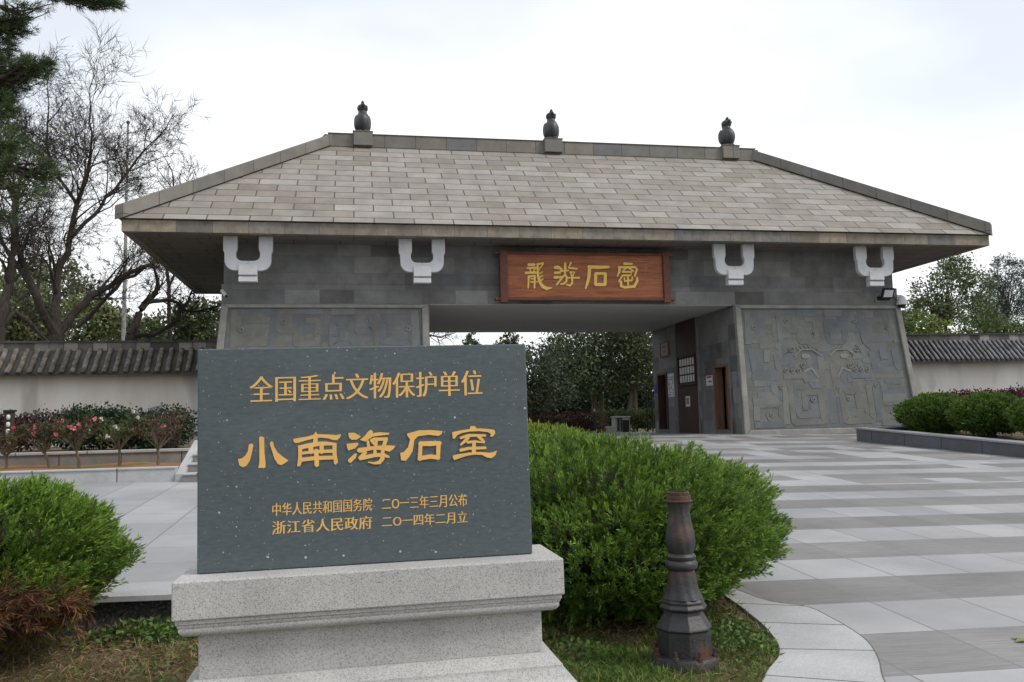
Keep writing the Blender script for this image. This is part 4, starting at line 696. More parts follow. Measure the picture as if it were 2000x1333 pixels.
# ------------------------------------------------------------------ tiled boundary walls
PLAST = noisy('lime_plaster', (.63, .585, .53), (.75, .72, .68), scale=.8, rough=.9, detail=8, stretch=(1, 1, .35), c3=(.45, .42, .385), s3=1.1, f3=.85, bump=.15)
TILEM = noisy('grey_roof_tile', (.065, .058, .05), (.20, .175, .14), scale=4.5, rough=.85, bump=.5, bscale=18, c3=(.26, .22, .13), s3=9, f3=.6)
TILEP = noisy('pale_roof_tile', (.08, .08, .085), (.21, .21, .22), scale=3.5, rough=.7, bump=.4, bscale=18)
TILED = noisy('dark_roof_tile', (.03, .029, .028), (.075, .072, .07), scale=2.6, rough=.8, bump=.5, bscale=18)
def ridgebrick():
    return blocks('ridge_brick', None, None, (.05, .05, .05), .42, .6, ms=.012, off=0, var=.3, ramp=[(.05, .048, .045), (.09, .085, .08), (.28, .26, .25), (.06, .058, .055), (.33, .30, .28)])
RBR = ridgebrick()
def boundary_wall(label, x0, x1, y, zbase, zridge, pitch, rr_, mt, seed):
    o = thing('boundary_wall', label, 'wall', ((x0+x1)/2, y, zbase)); rng = random.Random(seed)
    q = MB(); q.box(x0, x1, y-.18, y+.18, zbase-.6, zridge-.98); q.build('wall_face', PLAST, o)
    q = MB(); q.box(x0, x1, y-.34, y+.34, zridge-.99, zridge-.93); q.box(x0, x1, y-.26, y+.26, zridge-1.05, zridge-.99)
    k = x0+.3
    while k < x1: q.box(k, k+.09, y-.66, y+.66, zridge-1.03, zridge-.96); k += .95
    q.build('eave_course', TILED, o)
    q = MB()
    a, b = (.80, zridge-1.04), (.10, zridge-.27)
    for s in (-1, 1): q.prism([(x0, y+s*a[0], a[1]), (x0, y+s*b[0], b[1]), (x0, y+s*b[0]-s*.0, b[1]-.09), (x0, y+s*a[0], a[1]-.06)], (x1-x0, 0, 0))
    rf = q.build('wall_roof', TILED, o)
    q = MB(); x = x0+pitch/2
    while x < x1:
        for s in (-1, 1):
            rows = []
            for i in range(9):
                v = i/8; yy_ = y+s*(a[0]+.04+(b[0]-a[0]-.02)*v); z = a[1]+(b[1]-a[1])*v+.012+.006*rng.random()
                jx = x+rng.uniform(-.012, .012); up = Vector((0, s*.74, .67)); rad = rr_*(1.0+.10*(i % 2))
                rows.append([Vector((jx, yy_, z))+Vector((1, 0, 0))*rad*math.cos(t)+up*rad*.85*math.sin(t) for t in [math.pi*j/6 for j in range(7)]])
            q.ring(rows, close=False)
            q.add(rows[0], [list(range(7))])
        x += pitch
    q.build('tile_rows', mt, rf, uv=False, fix=False)
    q = MB(); q.box(x0, x1, y-.13, y+.13, zridge-.30, zridge-.05); q.build('ridge_course', RBR, rf)
    q = MB(); q.box(x0, x1, y-.17, y+.17, zridge-.05, zridge+.01); q.build('ridge_coping', TILED, rf)
    return o
boundary_wall('pale plastered wall with a weathered mossy tile coping left of the gatehouse', -22, -3.2, 28.5, -.3, 2.89, .30, .07, TILEM, 1)
boundary_wall('pale plastered wall with a neat dark tile coping right of the gatehouse', 17.6, 40, 28.5, -.5, 3.0, .205, .055, TILEP, 2)

# ------------------------------------------------------------------ terraced flower bed on the left
GREYG = blocks('grey_terrace_stone', None, None, (.12, .12, .12), 1.25, 2, ms=.012, off=0, rough=.7, var=.14, ramp=[(.33, .335, .34), (.42, .42, .42), (.37, .375, .38)], stain=(.22, .21, .20), sfac=.45)
DARKG = blocks('dark_terrace_stone', None, None, (.06, .055, .05), 1.1, 2, ms=.012, off=0, rough=.8, var=.2, ramp=[(.17, .15, .135), (.23, .21, .195), (.19, .18, .17)], stain=(.10, .09, .08), sfac=.5)
REDS = noisy('red_soil', (.23, .105, .045), (.30, .15, .065), scale=1.7, rough=.95, bump=.7, bscale=12, c3=(.14, .16, .04), s3=.8, f3=.85)
def tbox(mb, x0, x1, y0, y1, zb, za, zc): mb.hexa([(x0, y0, zb), (x1, y0, zb), (x1, y1, zb), (x0, y1, zb)], [(x0, y0, za), (x1, y0, zc), (x1, y1, zc), (x0, y1, za)])
w1 = thing('terrace_wall', 'low pale grey stone retaining wall in front of the red flower bed', 'retaining wall', (-7, 14.8, -.8))
q = MB(); tbox(q, -16, -2.86, 14.77, 14.97, -1.1, -.575, -.572); q.build('wall', GREYG, w1)
q = MB(); tbox(q, -16, -2.86, 14.75, 15.05, -.575, -.548, -.545); q.build('coping', GREYG, w1, bevel=.008)
w2 = thing('terrace_wall', 'weathered brown-grey retaining wall behind the rose bushes', 'retaining wall', (-7, 17.7, -.55))
q = MB(); tbox(q, -16, -2.9, 17.6, 17.8, -1.1, -.36, -.345); q.build('wall', DARKG, w2)
q = MB(); tbox(q, -16, -2.9, 17.57, 17.87, -.36, -.32, -.305); q.build('coping', GREYG, w2, bevel=.008)
g = MB(); g.ring([[(-16+13.1*i/50, 14.9+2.75*j/12, -.61+.05*j/12+.03*math.sin(i*.9+j)*math.sin(j*.7)) for i in range(51)] for j in range(13)], close=False)
tag(g.build('flower_bed_soil', REDS, smooth=True, uv=False), kind='structure')
g = MB(); g.ring([[(-22+19*i/20, 17.8+10.7*j/8, -.36+.02*j/8) for i in range(21)] for j in range(9)], close=False)
tag(g.build('upper_terrace_soil', SOIL, uv=False), kind='structure')
st = thing('stone_steps', 'short flight of grey steps with a sloping side wall beside the tablet', 'steps', (-2.2, 15.3, -.8))
for k in range(3):
    q = MB(); q.box(-2.72, -1.1, 14.62+.42*k, 16.4, -1.1 if k == 0 else -.80+.145*(k-1)+.001, -.80+.145*(k+1)-.03); q.build('riser', DARKG, st)
    q = MB(); q.box(-2.72, -1.1, 14.60+.42*k, 15.06+.42*k, -.80+.145*(k+1)-.03, -.80+.145*(k+1)); q.build('tread', GREYG, st, bevel=.006)
q = MB(); q.hexa([(-2.86, 14.72, -1.1), (-2.72, 14.72, -1.1), (-2.72, 16.4, -1.1), (-2.86, 16.4, -1.1)], [(-2.86, 14.72, -.66), (-2.72, 14.72, -.66), (-2.72, 16.4, -.14), (-2.86, 16.4, -.14)]); q.build('side_wall', SLAB, st, bevel=.01)
g = MB(); g.box(-2.9, 2, 16.4, 24, -.9, -.36); tag(g.build('upper_path', SLAB), kind='structure')
pl = thing('stone_plinth', 'dark low stone block against the foot of the left wall', 'stone block', (-3.2, 24, -.3))
q = MB(); q.box(-5.6, -3.3, 24.4, 25.3, -.5, -.02); q.build('block', DARKG, pl); q = MB(); q.box(-5.65, -3.28, 24.35, 25.35, -.02, .06); q.build('coping', GREYG, pl, bevel=.01)

# ------------------------------------------------------------------ raised planter on the right
PLANT = blocks('blue_grey_planter_stone', None, None, (.03, .03, .035), 1.25, 3, ms=.012, off=0, rough=.6, var=.16, ramp=[(.075, .080, .092), (.098, .103, .115), (.085, .092, .108)], stain=(.05, .055, .065), sfac=.5)
RIM = granite('planter_rim', (.27, .275, .285), (.16, .16, .17), (.34, .345, .35), scale=110)
pn = thing('planter', 'long low dark stone planter with round clipped bushes on the right', 'planter', (14.4, 22, -.7))
def pz(y): return -.313-.0657*(22.34-y)
def seg(mb, A, B, C_, D, dz0, dz1): mb.hexa([(x, y, pz(y)+dz0) for x, y in (A, B, C_, D)], [(x, y, pz(y)+dz1) for x, y in (A, B, C_, D)])
PF, PB_ = lambda y: 14.005+(22.34-y)*.1136, 22.34
q = MB(); ysq = [22.34, 20, 17.5, 15, 12.5, 10]
for a, b in zip(ysq, ysq[1:]): seg(q, (PF(a), a), (PF(b), b), (PF(b)+.3, b), (PF(a)+.3, a), -1.0, -.035)
q.hexa([(14.3, 22.04, -1.2), (40, 22.04, -1.2), (40, 22.34, -1.2), (14.3, 22.34, -1.2)], [(14.3, 22.04, -.35), (40, 22.04, -.35), (40, 22.34, -.35), (14.3, 22.34, -.35)])
q.build('planter_wall', PLANT, pn)
q = MB()
for a, b in zip(ysq, ysq[1:]): seg(q, (PF(a)-.03, a+(.03 if a == 22.34 else 0)), (PF(b)-.03, b), (PF(b)+.36, b), (PF(a)+.36, a-(.3 if a == 22.34 else 0)), -.035, .012)
q.box(14.365, 40, 22.0, 22.37, -.348, -.30)
q.build('planter_rim', RIM, pn, bevel=.006)
q = MB(); q.add([(14.2, 22.2, -.42), (40, 22.2, -.42), (40, 10, -1.2), (15.5, 10, -1.2)], [(0, 1, 2, 3)]); q.build('planter_soil', SOIL, pn)

# ------------------------------------------------------------------ cast iron lamp post stump
RUST = noisy('rusting_cast_iron', (.016, .016, .018), (.030, .028, .028), scale=3.5, rough=.5, bump=.18, bscale=60, c3=(.13, .052, .028), s3=4.5, f3=.75, detail=8, spec=.5)
RUST2 = noisy('rust', (.085, .04, .024), (.045, .032, .027), scale=7, rough=.75, bump=.5, bscale=50, detail=8)
lp = thing('lamp_post_base', 'rusting black cast iron stump of an ornate lamp post before the round bush', 'lamp post base', (1.945, 5.05, -1.43))
LC = (1.945, 5.05, -1.43); o8 = math.pi/8+.22
q = MB(); q.lathe(LC, [(0, -.1), (.20, -.1), (.20, .02), (.19, .038), (.172, .042), (0, .042)], 40, caps=False); q.build('foot_plate', RUST, lp, smooth='auto')
q = MB(); q.lathe(LC, [(.166, .035), (.162, .185), (.170, .195), (.166, .205), (.140, .245), (.122, .275), (.116, .296), (.143, .306), (.146, .318), (.130, .336), (.133, .35), (.118, .372)], 8, rot=o8); oc = q.build('octagonal_base', RUST, lp, bevel=.004)
q = MB(); prev = None
for k in range(8):
    a0 = o8+2*math.pi*k/8; a1 = a0+2*math.pi/8; p0 = Vector((LC[0]+.165*math.cos(a0), LC[1]+.165*math.sin(a0), 0)); p1 = Vector((LC[0]+.165*math.cos(a1), LC[1]+.165*math.sin(a1), 0))
    n = Vector((math.cos((a0+a1)/2), math.sin((a0+a1)/2), 0)); d = (p1-p0)
    for u0, u1, z0, z1 in ((.14, .86, .06, .075), (.14, .86, .145, .16), (.14, .22, .075, .145), (.78, .86, .075, .145)):
        q.prism([p0+d*u0+Vector((0, 0, LC[2]+z0)), p0+d*u1+Vector((0, 0, LC[2]+z0)), p0+d*u1+Vector((0, 0, LC[2]+z1)), p0+d*u0+Vector((0, 0, LC[2]+z1))], n*-.009+Vector((0, 0, 0)))
q.build('panel_moulding', RUST, oc)
sh = [(.118, .368), (.108, .39), (.094, .42), (.086, .46), (.081, .50), (.078, .53), (.084, .535), (.095, .545), (.099, .562), (.095, .58), (.086, .588), (.082, .592), (.089, .602), (.090, .614), (.082, .626), (.074, .632),
      (.080, .655), (.086, .685), (.087, .71), (.084, .74), (.077, .775), (.070, .81), (.064, .845), (.061, .875), (.063, .905), (.070, .935)]
q = MB(); rows = []
for r_, z in sh:
    fl_ = .06 if z > .64 or z < .51 else 0
    rows.append([(LC[0]+r_*(1+fl_*abs(math.cos(5*t+z*9)))*math.cos(t), LC[1]+r_*(1+fl_*abs(math.cos(5*t+z*9)))*math.sin(t), LC[2]+z) for t in [2*math.pi*j/64 for j in range(64)]])
q.ring(rows, caps=True); q.build('fluted_shaft', RUST, lp, smooth='auto')
q = MB(); q.lathe(LC, [(.066, .93), (.082, .936), (.086, .944), (.075, .952), (.075, .972), (.071, .978), (.066, .978), (.066, .995), (.061, 1.0), (.053, 1.0), (.053, .96), (0, .955)], 32, caps=False); q.build('collar', RUST2, lp, smooth='auto')
for k in range(8):
    a = .12+k*math.pi/4
    q = MB(); q.lathe((LC[0]+.182*math.cos(a), LC[1]+.182*math.sin(a), LC[2]+.035), [(.02, 0), (.02, .018), (.011, .02), (.011, .05), (0, .052)], 6, caps=False); q.build('anchor_bolt', RUST2, lp)

# ------------------------------------------------------------------ plants
LEAF = leafy('leaf', .25); NEEDLE = leafy('needle', .15, .6); BLADE = leafy('grass_blade', .3); DRYL = leafy('dry_foliage', .1, .9); PETAL = leafy('petal', .3)
BARK = noisy('bark', (.035, .028, .022), (.075, .062, .05), scale=6, rough=.9, stretch=(3, 3, .6), bump=.6)
BARKL = noisy('pale_bark', (.11, .095, .065), (.17, .15, .105), scale=6, rough=.9, stretch=(3, 3, .6), bump=.6)
BARKD = noisy('dark_wet_bark', (.028, .023, .02), (.062, .052, .043), scale=6, rough=.9, stretch=(3, 3, .6), bump=.6)

def tuft_leaves(pos, axis, L_, K, wd, rng, cols, spread=.6, tip=(.0, .0, .0), ll=.5):
    """K leaflets up each shoot"""
    n = len(pos); P = np.repeat(pos, K, 0); A = np.repeat(axis, K, 0); Ln = np.repeat(np.broadcast_to(L_, n), K)
    s = rng.uniform(0, .85, n*K); d = unit(A+rng.normal(size=(n*K, 3))*spread*(1-.45*s)[:, None])
    b = P+A*(Ln*s)[:, None]+rng.normal(size=(n*K, 3))*(.04*Ln)[:, None]
    V = rhombs(b, d, Ln*ll*rng.uniform(.7, 1.2, n*K), wd*rng.uniform(.7, 1.3, n*K), rng)
    base = pick(cols, n, rng, .16); C = np.repeat(base, K, 0)*(1+rng.normal(size=(n*K, 1))*.12)+np.array(tip)*(s**2)[:, None]
    return V, np.clip(C, 0, 1)
def sphere_dirs(n, rng, zmin=-1):
    z = rng.uniform(zmin, 1, n); t = rng.uniform(0, 2*math.pi, n); r = np.sqrt(1-z*z)
    return np.stack([r*np.cos(t), r*np.sin(t), z], 1)
CLN = 120; CLA = .16
COREM = noisy('dark_core', (.016, .014, .009), (.035, .028, .018), scale=9, rough=.95, bump=.8, bscale=30)  # near-black brown for the added core that darkens the gaps between shoots
def juniper(label, c, rad, n, seed, cols, zfloor, zmin=-.55, amp=.09, shoot=.13, K=12, wd=.013, name='clipped_bush', group=None, brown=None, fr=3.2, stems=60, undercut=.25, mask=None, ll=.5, spread=.6):
    rng = np.random.default_rng(seed); c = np.array(c); rad = np.array(rad)
    o = thing(name, label, 'bush', (c[0], c[1], zfloor), group)
    cd_ = sphere_dirs(int(CLN*max(rad)**1.2), np.random.default_rng(seed+77)); cs_ = np.random.default_rng(seed+78).uniform(.55, 1.25, len(cd_))
    def clump(d):
        q_ = d@cd_.T; k = q_.argmax(1); a = np.sqrt(np.maximum(2-2*q_.max(1), 0))*math.sqrt(len(cd_))/3.0
        return 1+CLA*cs_[k]*(1-np.minimum(a, 1.3)**2)-CLA*.55
    def surf(d):
        p = d*rad*(lump(d, seed, amp, fr)*clump(d))[:, None]
        low = np.clip(-d[:, 2:3], 0, 1); p[:, :2] *= (1-undercut*low**1.2); return c+p
    def pts(n_, lo, hi):
        d = sphere_dirs(n_, rng, zmin); f = rng.uniform(lo, hi, n_)[:, None]; return c+(surf(d)-c)*f, d
    P1, d1 = pts(n, .93, 1.02); P2, d2 = pts(n//3, .72, .93)
    P = np.concatenate([P1, P2]); d = np.concatenate([d1, d2]); P[:, 2] = np.maximum(P[:, 2], zfloor+.02)
    if mask is not None:
        k = mask(P); P = P[k]; d = d[k]
    ax = unit(d*np.array([1, 1, .75])+np.array([0, 0, .62])+rng.normal(size=d.shape)*.28)
    isb = brown(P, rng) if brown else np.zeros(len(P), bool)
    V, C = tuft_leaves(P[~isb], ax[~isb], rng.uniform(.7, 1.35, (~isb).sum())*shoot, K, wd, rng, cols, tip=(.085, .105, .008), ll=ll, spread=spread)
    quads('foliage', V, C, NEEDLE, o)
    if brown and isb.any():
        P[isb] += (P[isb]-c)*.04; a2 = unit(ax[isb]*.4+rng.normal(size=(isb.sum(), 3))*.6+np.array([0, -.3, -.25])); V, C = tuft_leaves(P[isb], a2, rng.uniform(.8, 1.5, isb.sum())*shoot, max(6, K-3), wd*.8, rng, [(.16, .072, .035), (.12, .06, .035), (.20, .10, .05), (.085, .055, .035)], spread=.9)
        tag(quads('dead_foliage', V, C, DRYL, o), 'dry brown dead foliage')
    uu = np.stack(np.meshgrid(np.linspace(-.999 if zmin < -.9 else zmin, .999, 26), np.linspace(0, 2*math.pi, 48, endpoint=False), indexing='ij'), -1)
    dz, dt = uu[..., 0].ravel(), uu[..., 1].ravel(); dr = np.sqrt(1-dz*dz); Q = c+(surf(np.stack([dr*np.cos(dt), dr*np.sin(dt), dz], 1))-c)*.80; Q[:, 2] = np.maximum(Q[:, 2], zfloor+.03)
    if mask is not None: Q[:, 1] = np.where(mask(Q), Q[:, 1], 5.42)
    q = MB(); q.ring([[tuple(p_) for p_ in row] for row in Q.reshape(26, 48, 3)], caps=True); q.build('shade_core', COREM, o, smooth=True, uv=False)  # closed dark shell in place of inner twigs, added to block light
    q = MB(); ds = sphere_dirs(stems, rng, -.35)
    for k in range(stems):
        e = c+(surf(ds[k:k+1])[0]-c)*rng.uniform(.75, .97); b = np.array([c[0]+rng.normal()*rad[0]*.12, c[1]+rng.normal()*rad[1]*.12, zfloor-.03]); m_ = b*.5+e*.5+np.array([rng.normal()*.06, rng.normal()*.06, -.12*rad[2]])
        q.tube([b, (b+m_)/2+rng.normal(size=3)*.03, m_, e], [.022, .017, .012, .005], 5)
    q.build('stem', BARKL if stems > 80 else BARK, o, uv=False, fix=False); return o
JG = [(.098, .178, .032), (.122, .212, .036), (.075, .142, .03), (.145, .24, .042), (.095, .175, .042)]
JD = [(.055, .115, .024), (.072, .14, .028), (.045, .095, .024), (.085, .155, .032)]

def pierce(P): return ~((P[:, 0] > 1.66) & (P[:, 0] < 2.24) & (P[:, 1] < 5.36) & (P[:, 2] < -.4))
juniper('large round dark-green juniper bush behind the rusted lamp post base', (1.95, 6.95, -.90), (1.215, 1.50, .65), 8500, 11, JG, -1.42, zmin=-.8, amp=.11, shoot=.13, K=34, wd=.0082, ll=.27, spread=.46, fr=2.4, stems=70, undercut=.34, mask=pierce)
def brownmask(P, rng):
    u = (P[:, 0]+2.45)/.75; v = (P[:, 2]+1.06)/.16; f = np.clip(1.3-(u**2+v**2), 0, 1)
    return (rng.uniform(size=len(P)) < f*.95) & (P[:, 1] < 6.3)
juniper('round bright-green juniper bush with a dead brown patch low on its side at left', (-2.92, 6.45, -.92), (1.21, 1.12, .63), 8200, 12, [(.10, .19, .03), (.125, .225, .036), (.08, .155, .028), (.15, .25, .042)], -1.46, zmin=-.62, amp=.07, shoot=.13, K=34, wd=.0082, ll=.27, spread=.46, brown=brownmask, stems=130, undercut=.5)
# shoots straying above the clipped outline are part of the bushes' foliage; the yellow-green one behind
juniper('yellow-green clipped bush behind the large juniper', (1.75, 9.6, -.68), (1.35, 1.1, .56), 4000, 13, [(.15, .20, .03), (.12, .19, .028), (.19, .21, .04), (.10, .17, .025)], -1.1, amp=.05, shoot=.13, K=18, wd=.013, ll=.4, stems=20)
juniper('leftmost round clipped bush in the stone planter', (15.72, 21.2, .0), (.95, .92, .49), 4200, 21, JD, -.45, zmin=-.95, undercut=.12, amp=.05, shoot=.10, K=16, wd=.02, ll=.4, group='clipped bushes in the right planter', stems=16)
juniper('middle round clipped bush in the stone planter', (15.98, 19.45, -.04), (.91, .88, .47), 4200, 22, JD, -.55, zmin=-.95, undercut=.12, amp=.05, shoot=.10, K=16, wd=.02, ll=.4, group='clipped bushes in the right planter', stems=16)
juniper('rightmost round clipped bush in the planter, cut by the photo edge', (16.25, 17.7, -.14), (.9, .88, .47), 4200, 23, JD, -.66, zmin=-.95, undercut=.12, amp=.05, shoot=.10, K=16, wd=.02, ll=.4, group='clipped bushes in the right planter', stems=16)

# grass and weeds on the bed
rng = np.random.default_rng(5)
def bed_points(n, x0, x1, y0, y1):
    x = rng.uniform(x0, x1, n); y = rng.uniform(y0, y1, n)
    bx = np.interp(y, [b[1] for b in BED], [b[0] for b in BED]); k = x < bx-.015
    x, y = x[k], y[k]; return np.stack([x, y, np.array([bed_z(a, b) for a, b in zip(x, y)])], 1)
def dens(P, seed, fr=1.6):
    r = np.random.default_rng(seed); t = 0
    for k in range(6):
        a = r.normal(size=2)*fr*(1+.6*k); t = t+np.sin(P[:, :2]@a+r.uniform(0, 6.28))/(1+.4*k)
    return t/2
P = bed_points(150000, -3.6, 2.85, 4.25, 7.15); dn = dens(P, 3)
P = P[rng.uniform(size=len(P)) < np.clip(.6+.5*dn, .25, 1)]; dn = dens(P, 3)
g_amt = np.clip(.42+.42*dn+.25*np.clip(P[:, 0], -1, 1.6)/1.6+.2*np.clip(5.2-P[:, 1], -1, 1)-.22*(P[:, 0] < -.7), .05, .95); isg = rng.uniform(size=len(P)) < g_amt
d = unit(rng.normal(size=(len(P), 3))*np.array([.75, .75, .2])+np.array([0, 0, 1])*np.where(isg, 1.0, .22)[:, None])
cg = pick([(.10, .17, .03), (.14, .21, .045), (.075, .13, .025), (.18, .22, .06)], len(P), rng); cs = pick([(.30, .22, .11), (.22, .15, .08), (.36, .28, .15), (.15, .10, .06)], len(P), rng)
V = rhombs(P-np.array([0, 0, .004]), d, rng.uniform(.035, .10, len(P))*np.where(isg, 1, 1.3), rng.uniform(.004, .009, len(P)), rng, droop=.12)
tag(quads('grass', V, np.where(isg[:, None], cg, cs), BLADE), kind='stuff', label='short mixed green and straw-coloured grass on the planting bed', cat='grass')
def weed(n, cx, cy, sx, sy, size, cols, name, label, h=.06):
    P = np.stack([rng.normal(cx, sx, n), rng.normal(cy, sy, n)], 1); k = (P[:, 1] < 7.08) & (P[:, 0] < np.interp(P[:, 1], [b[1] for b in BED], [b[0] for b in BED])-.03); P = P[k]; n = len(P)
    z = np.array([bed_z(a, b) for a, b in P])+rng.uniform(.005, h, n)*np.exp(-(((P[:, 0]-cx)/sx)**2+((P[:, 1]-cy)/sy)**2)*.3)
    B = np.concatenate([P, z[:, None]], 1); d = unit(rng.normal(size=(n, 3))*np.array([1, 1, .3])+np.array([0, 0, .25]))
    q = quads(name, rhombs(B, d, rng.uniform(.6, 1.3, n)*size, rng.uniform(.6, 1.2, n)*size*.65, rng), pick(cols, n, rng), LEAF)
    return tag(q, label, 'weeds', kind='stuff')
WG = [(.075, .14, .03), (.10, .18, .04), (.06, .115, .03), (.13, .20, .05)]
weed(1100, -1.35, 6.85, .28, .16, .05, WG, 'broadleaf_weeds', 'leafy green weeds at the foot of the dark kerb left of the pedestal', .14)
weed(900, 2.45, 5.35, .16, .36, .038, WG, 'clover_weeds', 'low green leafy weeds between the lamp post base and the paving', .09)
weed(900, 1.35, 5.5, .22, .35, .038, WG, 'ground_weeds', 'low green weeds between the pedestal and the lamp post base', .06)
weed(500, .55, 4.95, .5, .25, .036, WG, 'creeping_weeds', 'thin green weeds close behind the pedestal', .05)
weed(400, -1.2, 5.9, .35, .4, .034, WG, 'sparse_weeds', 'sparse green weeds in the dry ground left of the pedestal', .05)
for x, y, h in ((-1.9, 6.3, .10), (-1.62, 6.72, .14), (-1.12, 6.5, .12)):
    pass

# flower bed plants
DENSITY = 4.5
def leaf_cloud(blobs, dens_, size, cols, seed, m=LEAF, name='foliage', parent=None, asp=.55, up=.2, var=.2, shell=.55, clump=None):
    """blobs: (cx, cy, cz, rx, ry, rz); leaves grouped in clumps through each blob"""
    rng = np.random.default_rng(seed); Vs, Cs = [], []
    for b in blobs:
        c, r = np.array(b[:3]), np.array(b[3:6]); n = int(DENSITY*dens_*(r[0]*r[1]+r[0]*r[2]+r[1]*r[2])/3); n = max(n, 60)
        nc = max(6, n//26); d = sphere_dirs(nc, rng); f = rng.uniform(shell, 1.0, nc)**.7; cc_ = c+d*r*(f*lump(d, seed+len(Vs), .16, 3))[:, None]
        cs_ = clump or .22*r.mean(); ccol = pick(cols, nc, rng, var)
        i = rng.integers(0, nc, n); P = cc_[i]+rng.normal(size=(n, 3))*cs_*np.array([1, 1, .75])
        dd = unit(rng.normal(size=(n, 3))+d[i]*.5+np.array([0, 0, up])); sz = size*rng.uniform(.6, 1.3, n)
        Vs.append(rhombs(P, dd, sz, sz*asp, rng)); Cs.append(np.clip(ccol[i]*(1+rng.normal(size=(n, 1))*.12), 0, 1))
    return quads(name, np.concatenate(Vs), np.concatenate(Cs), m, parent)
def branchy(mb, base, tips, r0, rng, n=6):
    base = np.array(base, float)
    for t in tips:
        t = np.array(t, float); m_ = base*.55+t*.45+rng.normal(size=3)*.08*np.linalg.norm(t-base)
        mb.tube([base, base*.8+m_*.2+rng.normal(size=3)*.01, m_, t], [r0, r0*.8, r0*.55, r0*.2], n)
PURP = [(.055, .026, .03), (.07, .032, .034), (.045, .024, .027), (.06, .042, .03)]
DKG = [(.022, .045, .022), (.03, .06, .026), (.018, .038, .02), (.045, .075, .03)]
def bush(name, label, cat, blobs, dens_, size, cols, seed, base, group=None, twig=.012, **k):
    o = thing(name, label, cat, base, group); leaf_cloud(blobs, dens_, size, cols, seed, parent=o, **k)
    q = MB(); r_ = np.random.default_rng(seed)
    for b in blobs: branchy(q, (b[0], b[1], base[2]), [np.array(b[:3])+r_.normal(size=3)*np.array(b[3:6])*.5 for _ in range(7)], twig, r_, 4)
    q.build('stem', BARK, o, uv=False, fix=False); return o
bush('purple_hedge', 'dark purple hedge on the upper terrace at the far left', 'hedge', [(-9.6+.62*k, 21.6, .08+.04*(k % 3), .5, .5, .40) for k in range(6)], 2600, .075, PURP, 31, (-8, 21.6, -.36))
bush('dark_hedge', 'dark green hedge on the upper terrace behind the rose bushes', 'hedge', [(-6.2+.5*k, 21.2+.1*(k % 2), .10+.09*math.sin(k*1.7), .48, .5, .44) for k in range(5)], 2600, .085, DKG, 32, (-5.3, 21.2, -.36))
bush('thin_shrub', 'thin brownish half-bare shrub at the right end of the terrace', 'shrub', [(-4.05, 20.6, .12, .42, .4, .42)], 900, .07, [(.10, .055, .045), (.07, .05, .04), (.05, .055, .03)], 33, (-4.05, 20.6, -.36), twig=.016)
GRW = [(.085, .08, .038), (.065, .07, .032), (.10, .085, .045), (.11, .072, .045)]
def rose(label, x, y, h, wd, cols, nf, fcol, seed, stem_=BARKL, lean=0, dn=1500):
    r_ = np.random.default_rng(seed); zb_ = -.60; o = thing('rose_bush', label, 'rose bush', (x, y, zb_), 'rose bushes in the red flower bed')
    q = MB(); fork = np.array([x+lean, y, zb_+h*.36]); q.tube([(x, y, zb_-.05), (x+lean*.5+.01, y, zb_+h*.2), fork], [.032, .026, .024], 6); tips = []
    for k in range(11):
        a = k*2.4+r_.uniform(0, .6); t = fork+np.array([math.cos(a)*wd*r_.uniform(.4, 1), math.sin(a)*wd*r_.uniform(.4, 1), h*r_.uniform(.32, .62)]); tips.append(t)
        m_ = (fork+t)/2+r_.normal(size=3)*.03; q.tube([fork, m_, t], [.017, .010, .004], 4)
        for j in range(3): q.tube([m_, (m_+t)/2+r_.normal(size=3)*.06, t+r_.normal(size=3)*.09], [.008, .005, .003], 3)
    q.build('stem', stem_, o, uv=False, fix=False)
    leaf_cloud([(t[0], t[1], t[2], wd*.38, wd*.38, h*.15) for t in tips], dn, .055, cols, seed, parent=o, shell=.2)
    for k in range(nf):
        t = tips[k % len(tips)]+r_.normal(size=3)*np.array([.08, .05, .06])+np.array([0, -.08, .03]); n = 16
        d_ = unit(r_.normal(size=(n, 3))+np.array([0, -.4, .5])); V = rhombs(np.tile(t, (n, 1)), d_, r_.uniform(.035, .06, n), r_.uniform(.03, .05, n), r_)
        quads('flower', V, pick(fcol, n, r_, .12), PETAL, o)
    return o
PINK = [(.72, .22, .26), (.66, .14, .19), (.80, .40, .42)]; WHT = [(.72, .70, .62), (.66, .62, .52)]; ORN = [(.70, .14, .08)]
rose('leafy rose bush without open flowers at the left of the bed', -6.05, 16.6, .72, .42, GRW, 1, ORN, 41)
rose('slender forked rose bush with a few pink flowers', -5.36, 16.7, .80, .36, GRW, 4, PINK, 42, lean=-.1)
rose('rose bush full of pink flowers in the middle of the bed', -4.82, 16.5, .86, .42, GRW, 14, PINK, 43, lean=-.05)
rose('rose bush with small white flowers and a leafy foot', -4.18, 16.6, .88, .40, [(.06, .085, .035), (.085, .10, .04)], 9, WHT, 44)
rose('half-bare brown rose bush nearest the steps', -3.52, 16.6, .86, .42, [(.09, .06, .04), (.075, .075, .035), (.12, .07, .05)], 3, PINK, 45, dn=800)
rose('rose bush with orange-red blooms at the left edge of the photo', -6.75, 16.8, .8, .4, GRW, 4, ORN, 46)
bl = thing('bollard_light', 'dark bollard lamp with a white lens column among the roses', 'bollard lamp', (-6.5, 17.95, -.4))
q = MB(); q.box(-6.575, -6.435, 17.88, 18.02, -.5, .47); q.build('post', noisy('rusty_brown_metal', (.035, .025, .02), (.06, .04, .03)), bl, bevel=.01)
for z in (.05, .18, .32):
    q = MB(); q.lathe((-6.505, 17.88, z), [(0, 0), (.03, .01), (.036, .05), (.03, .09), (0, .1)], 12, caps=False); q.build('lens', OFFW, bl, smooth=True)
q = MB(); q.box(-6.60, -6.41, 17.86, 18.04, .47, .51); q.build('cap', BLACK, bl, bevel=.008)
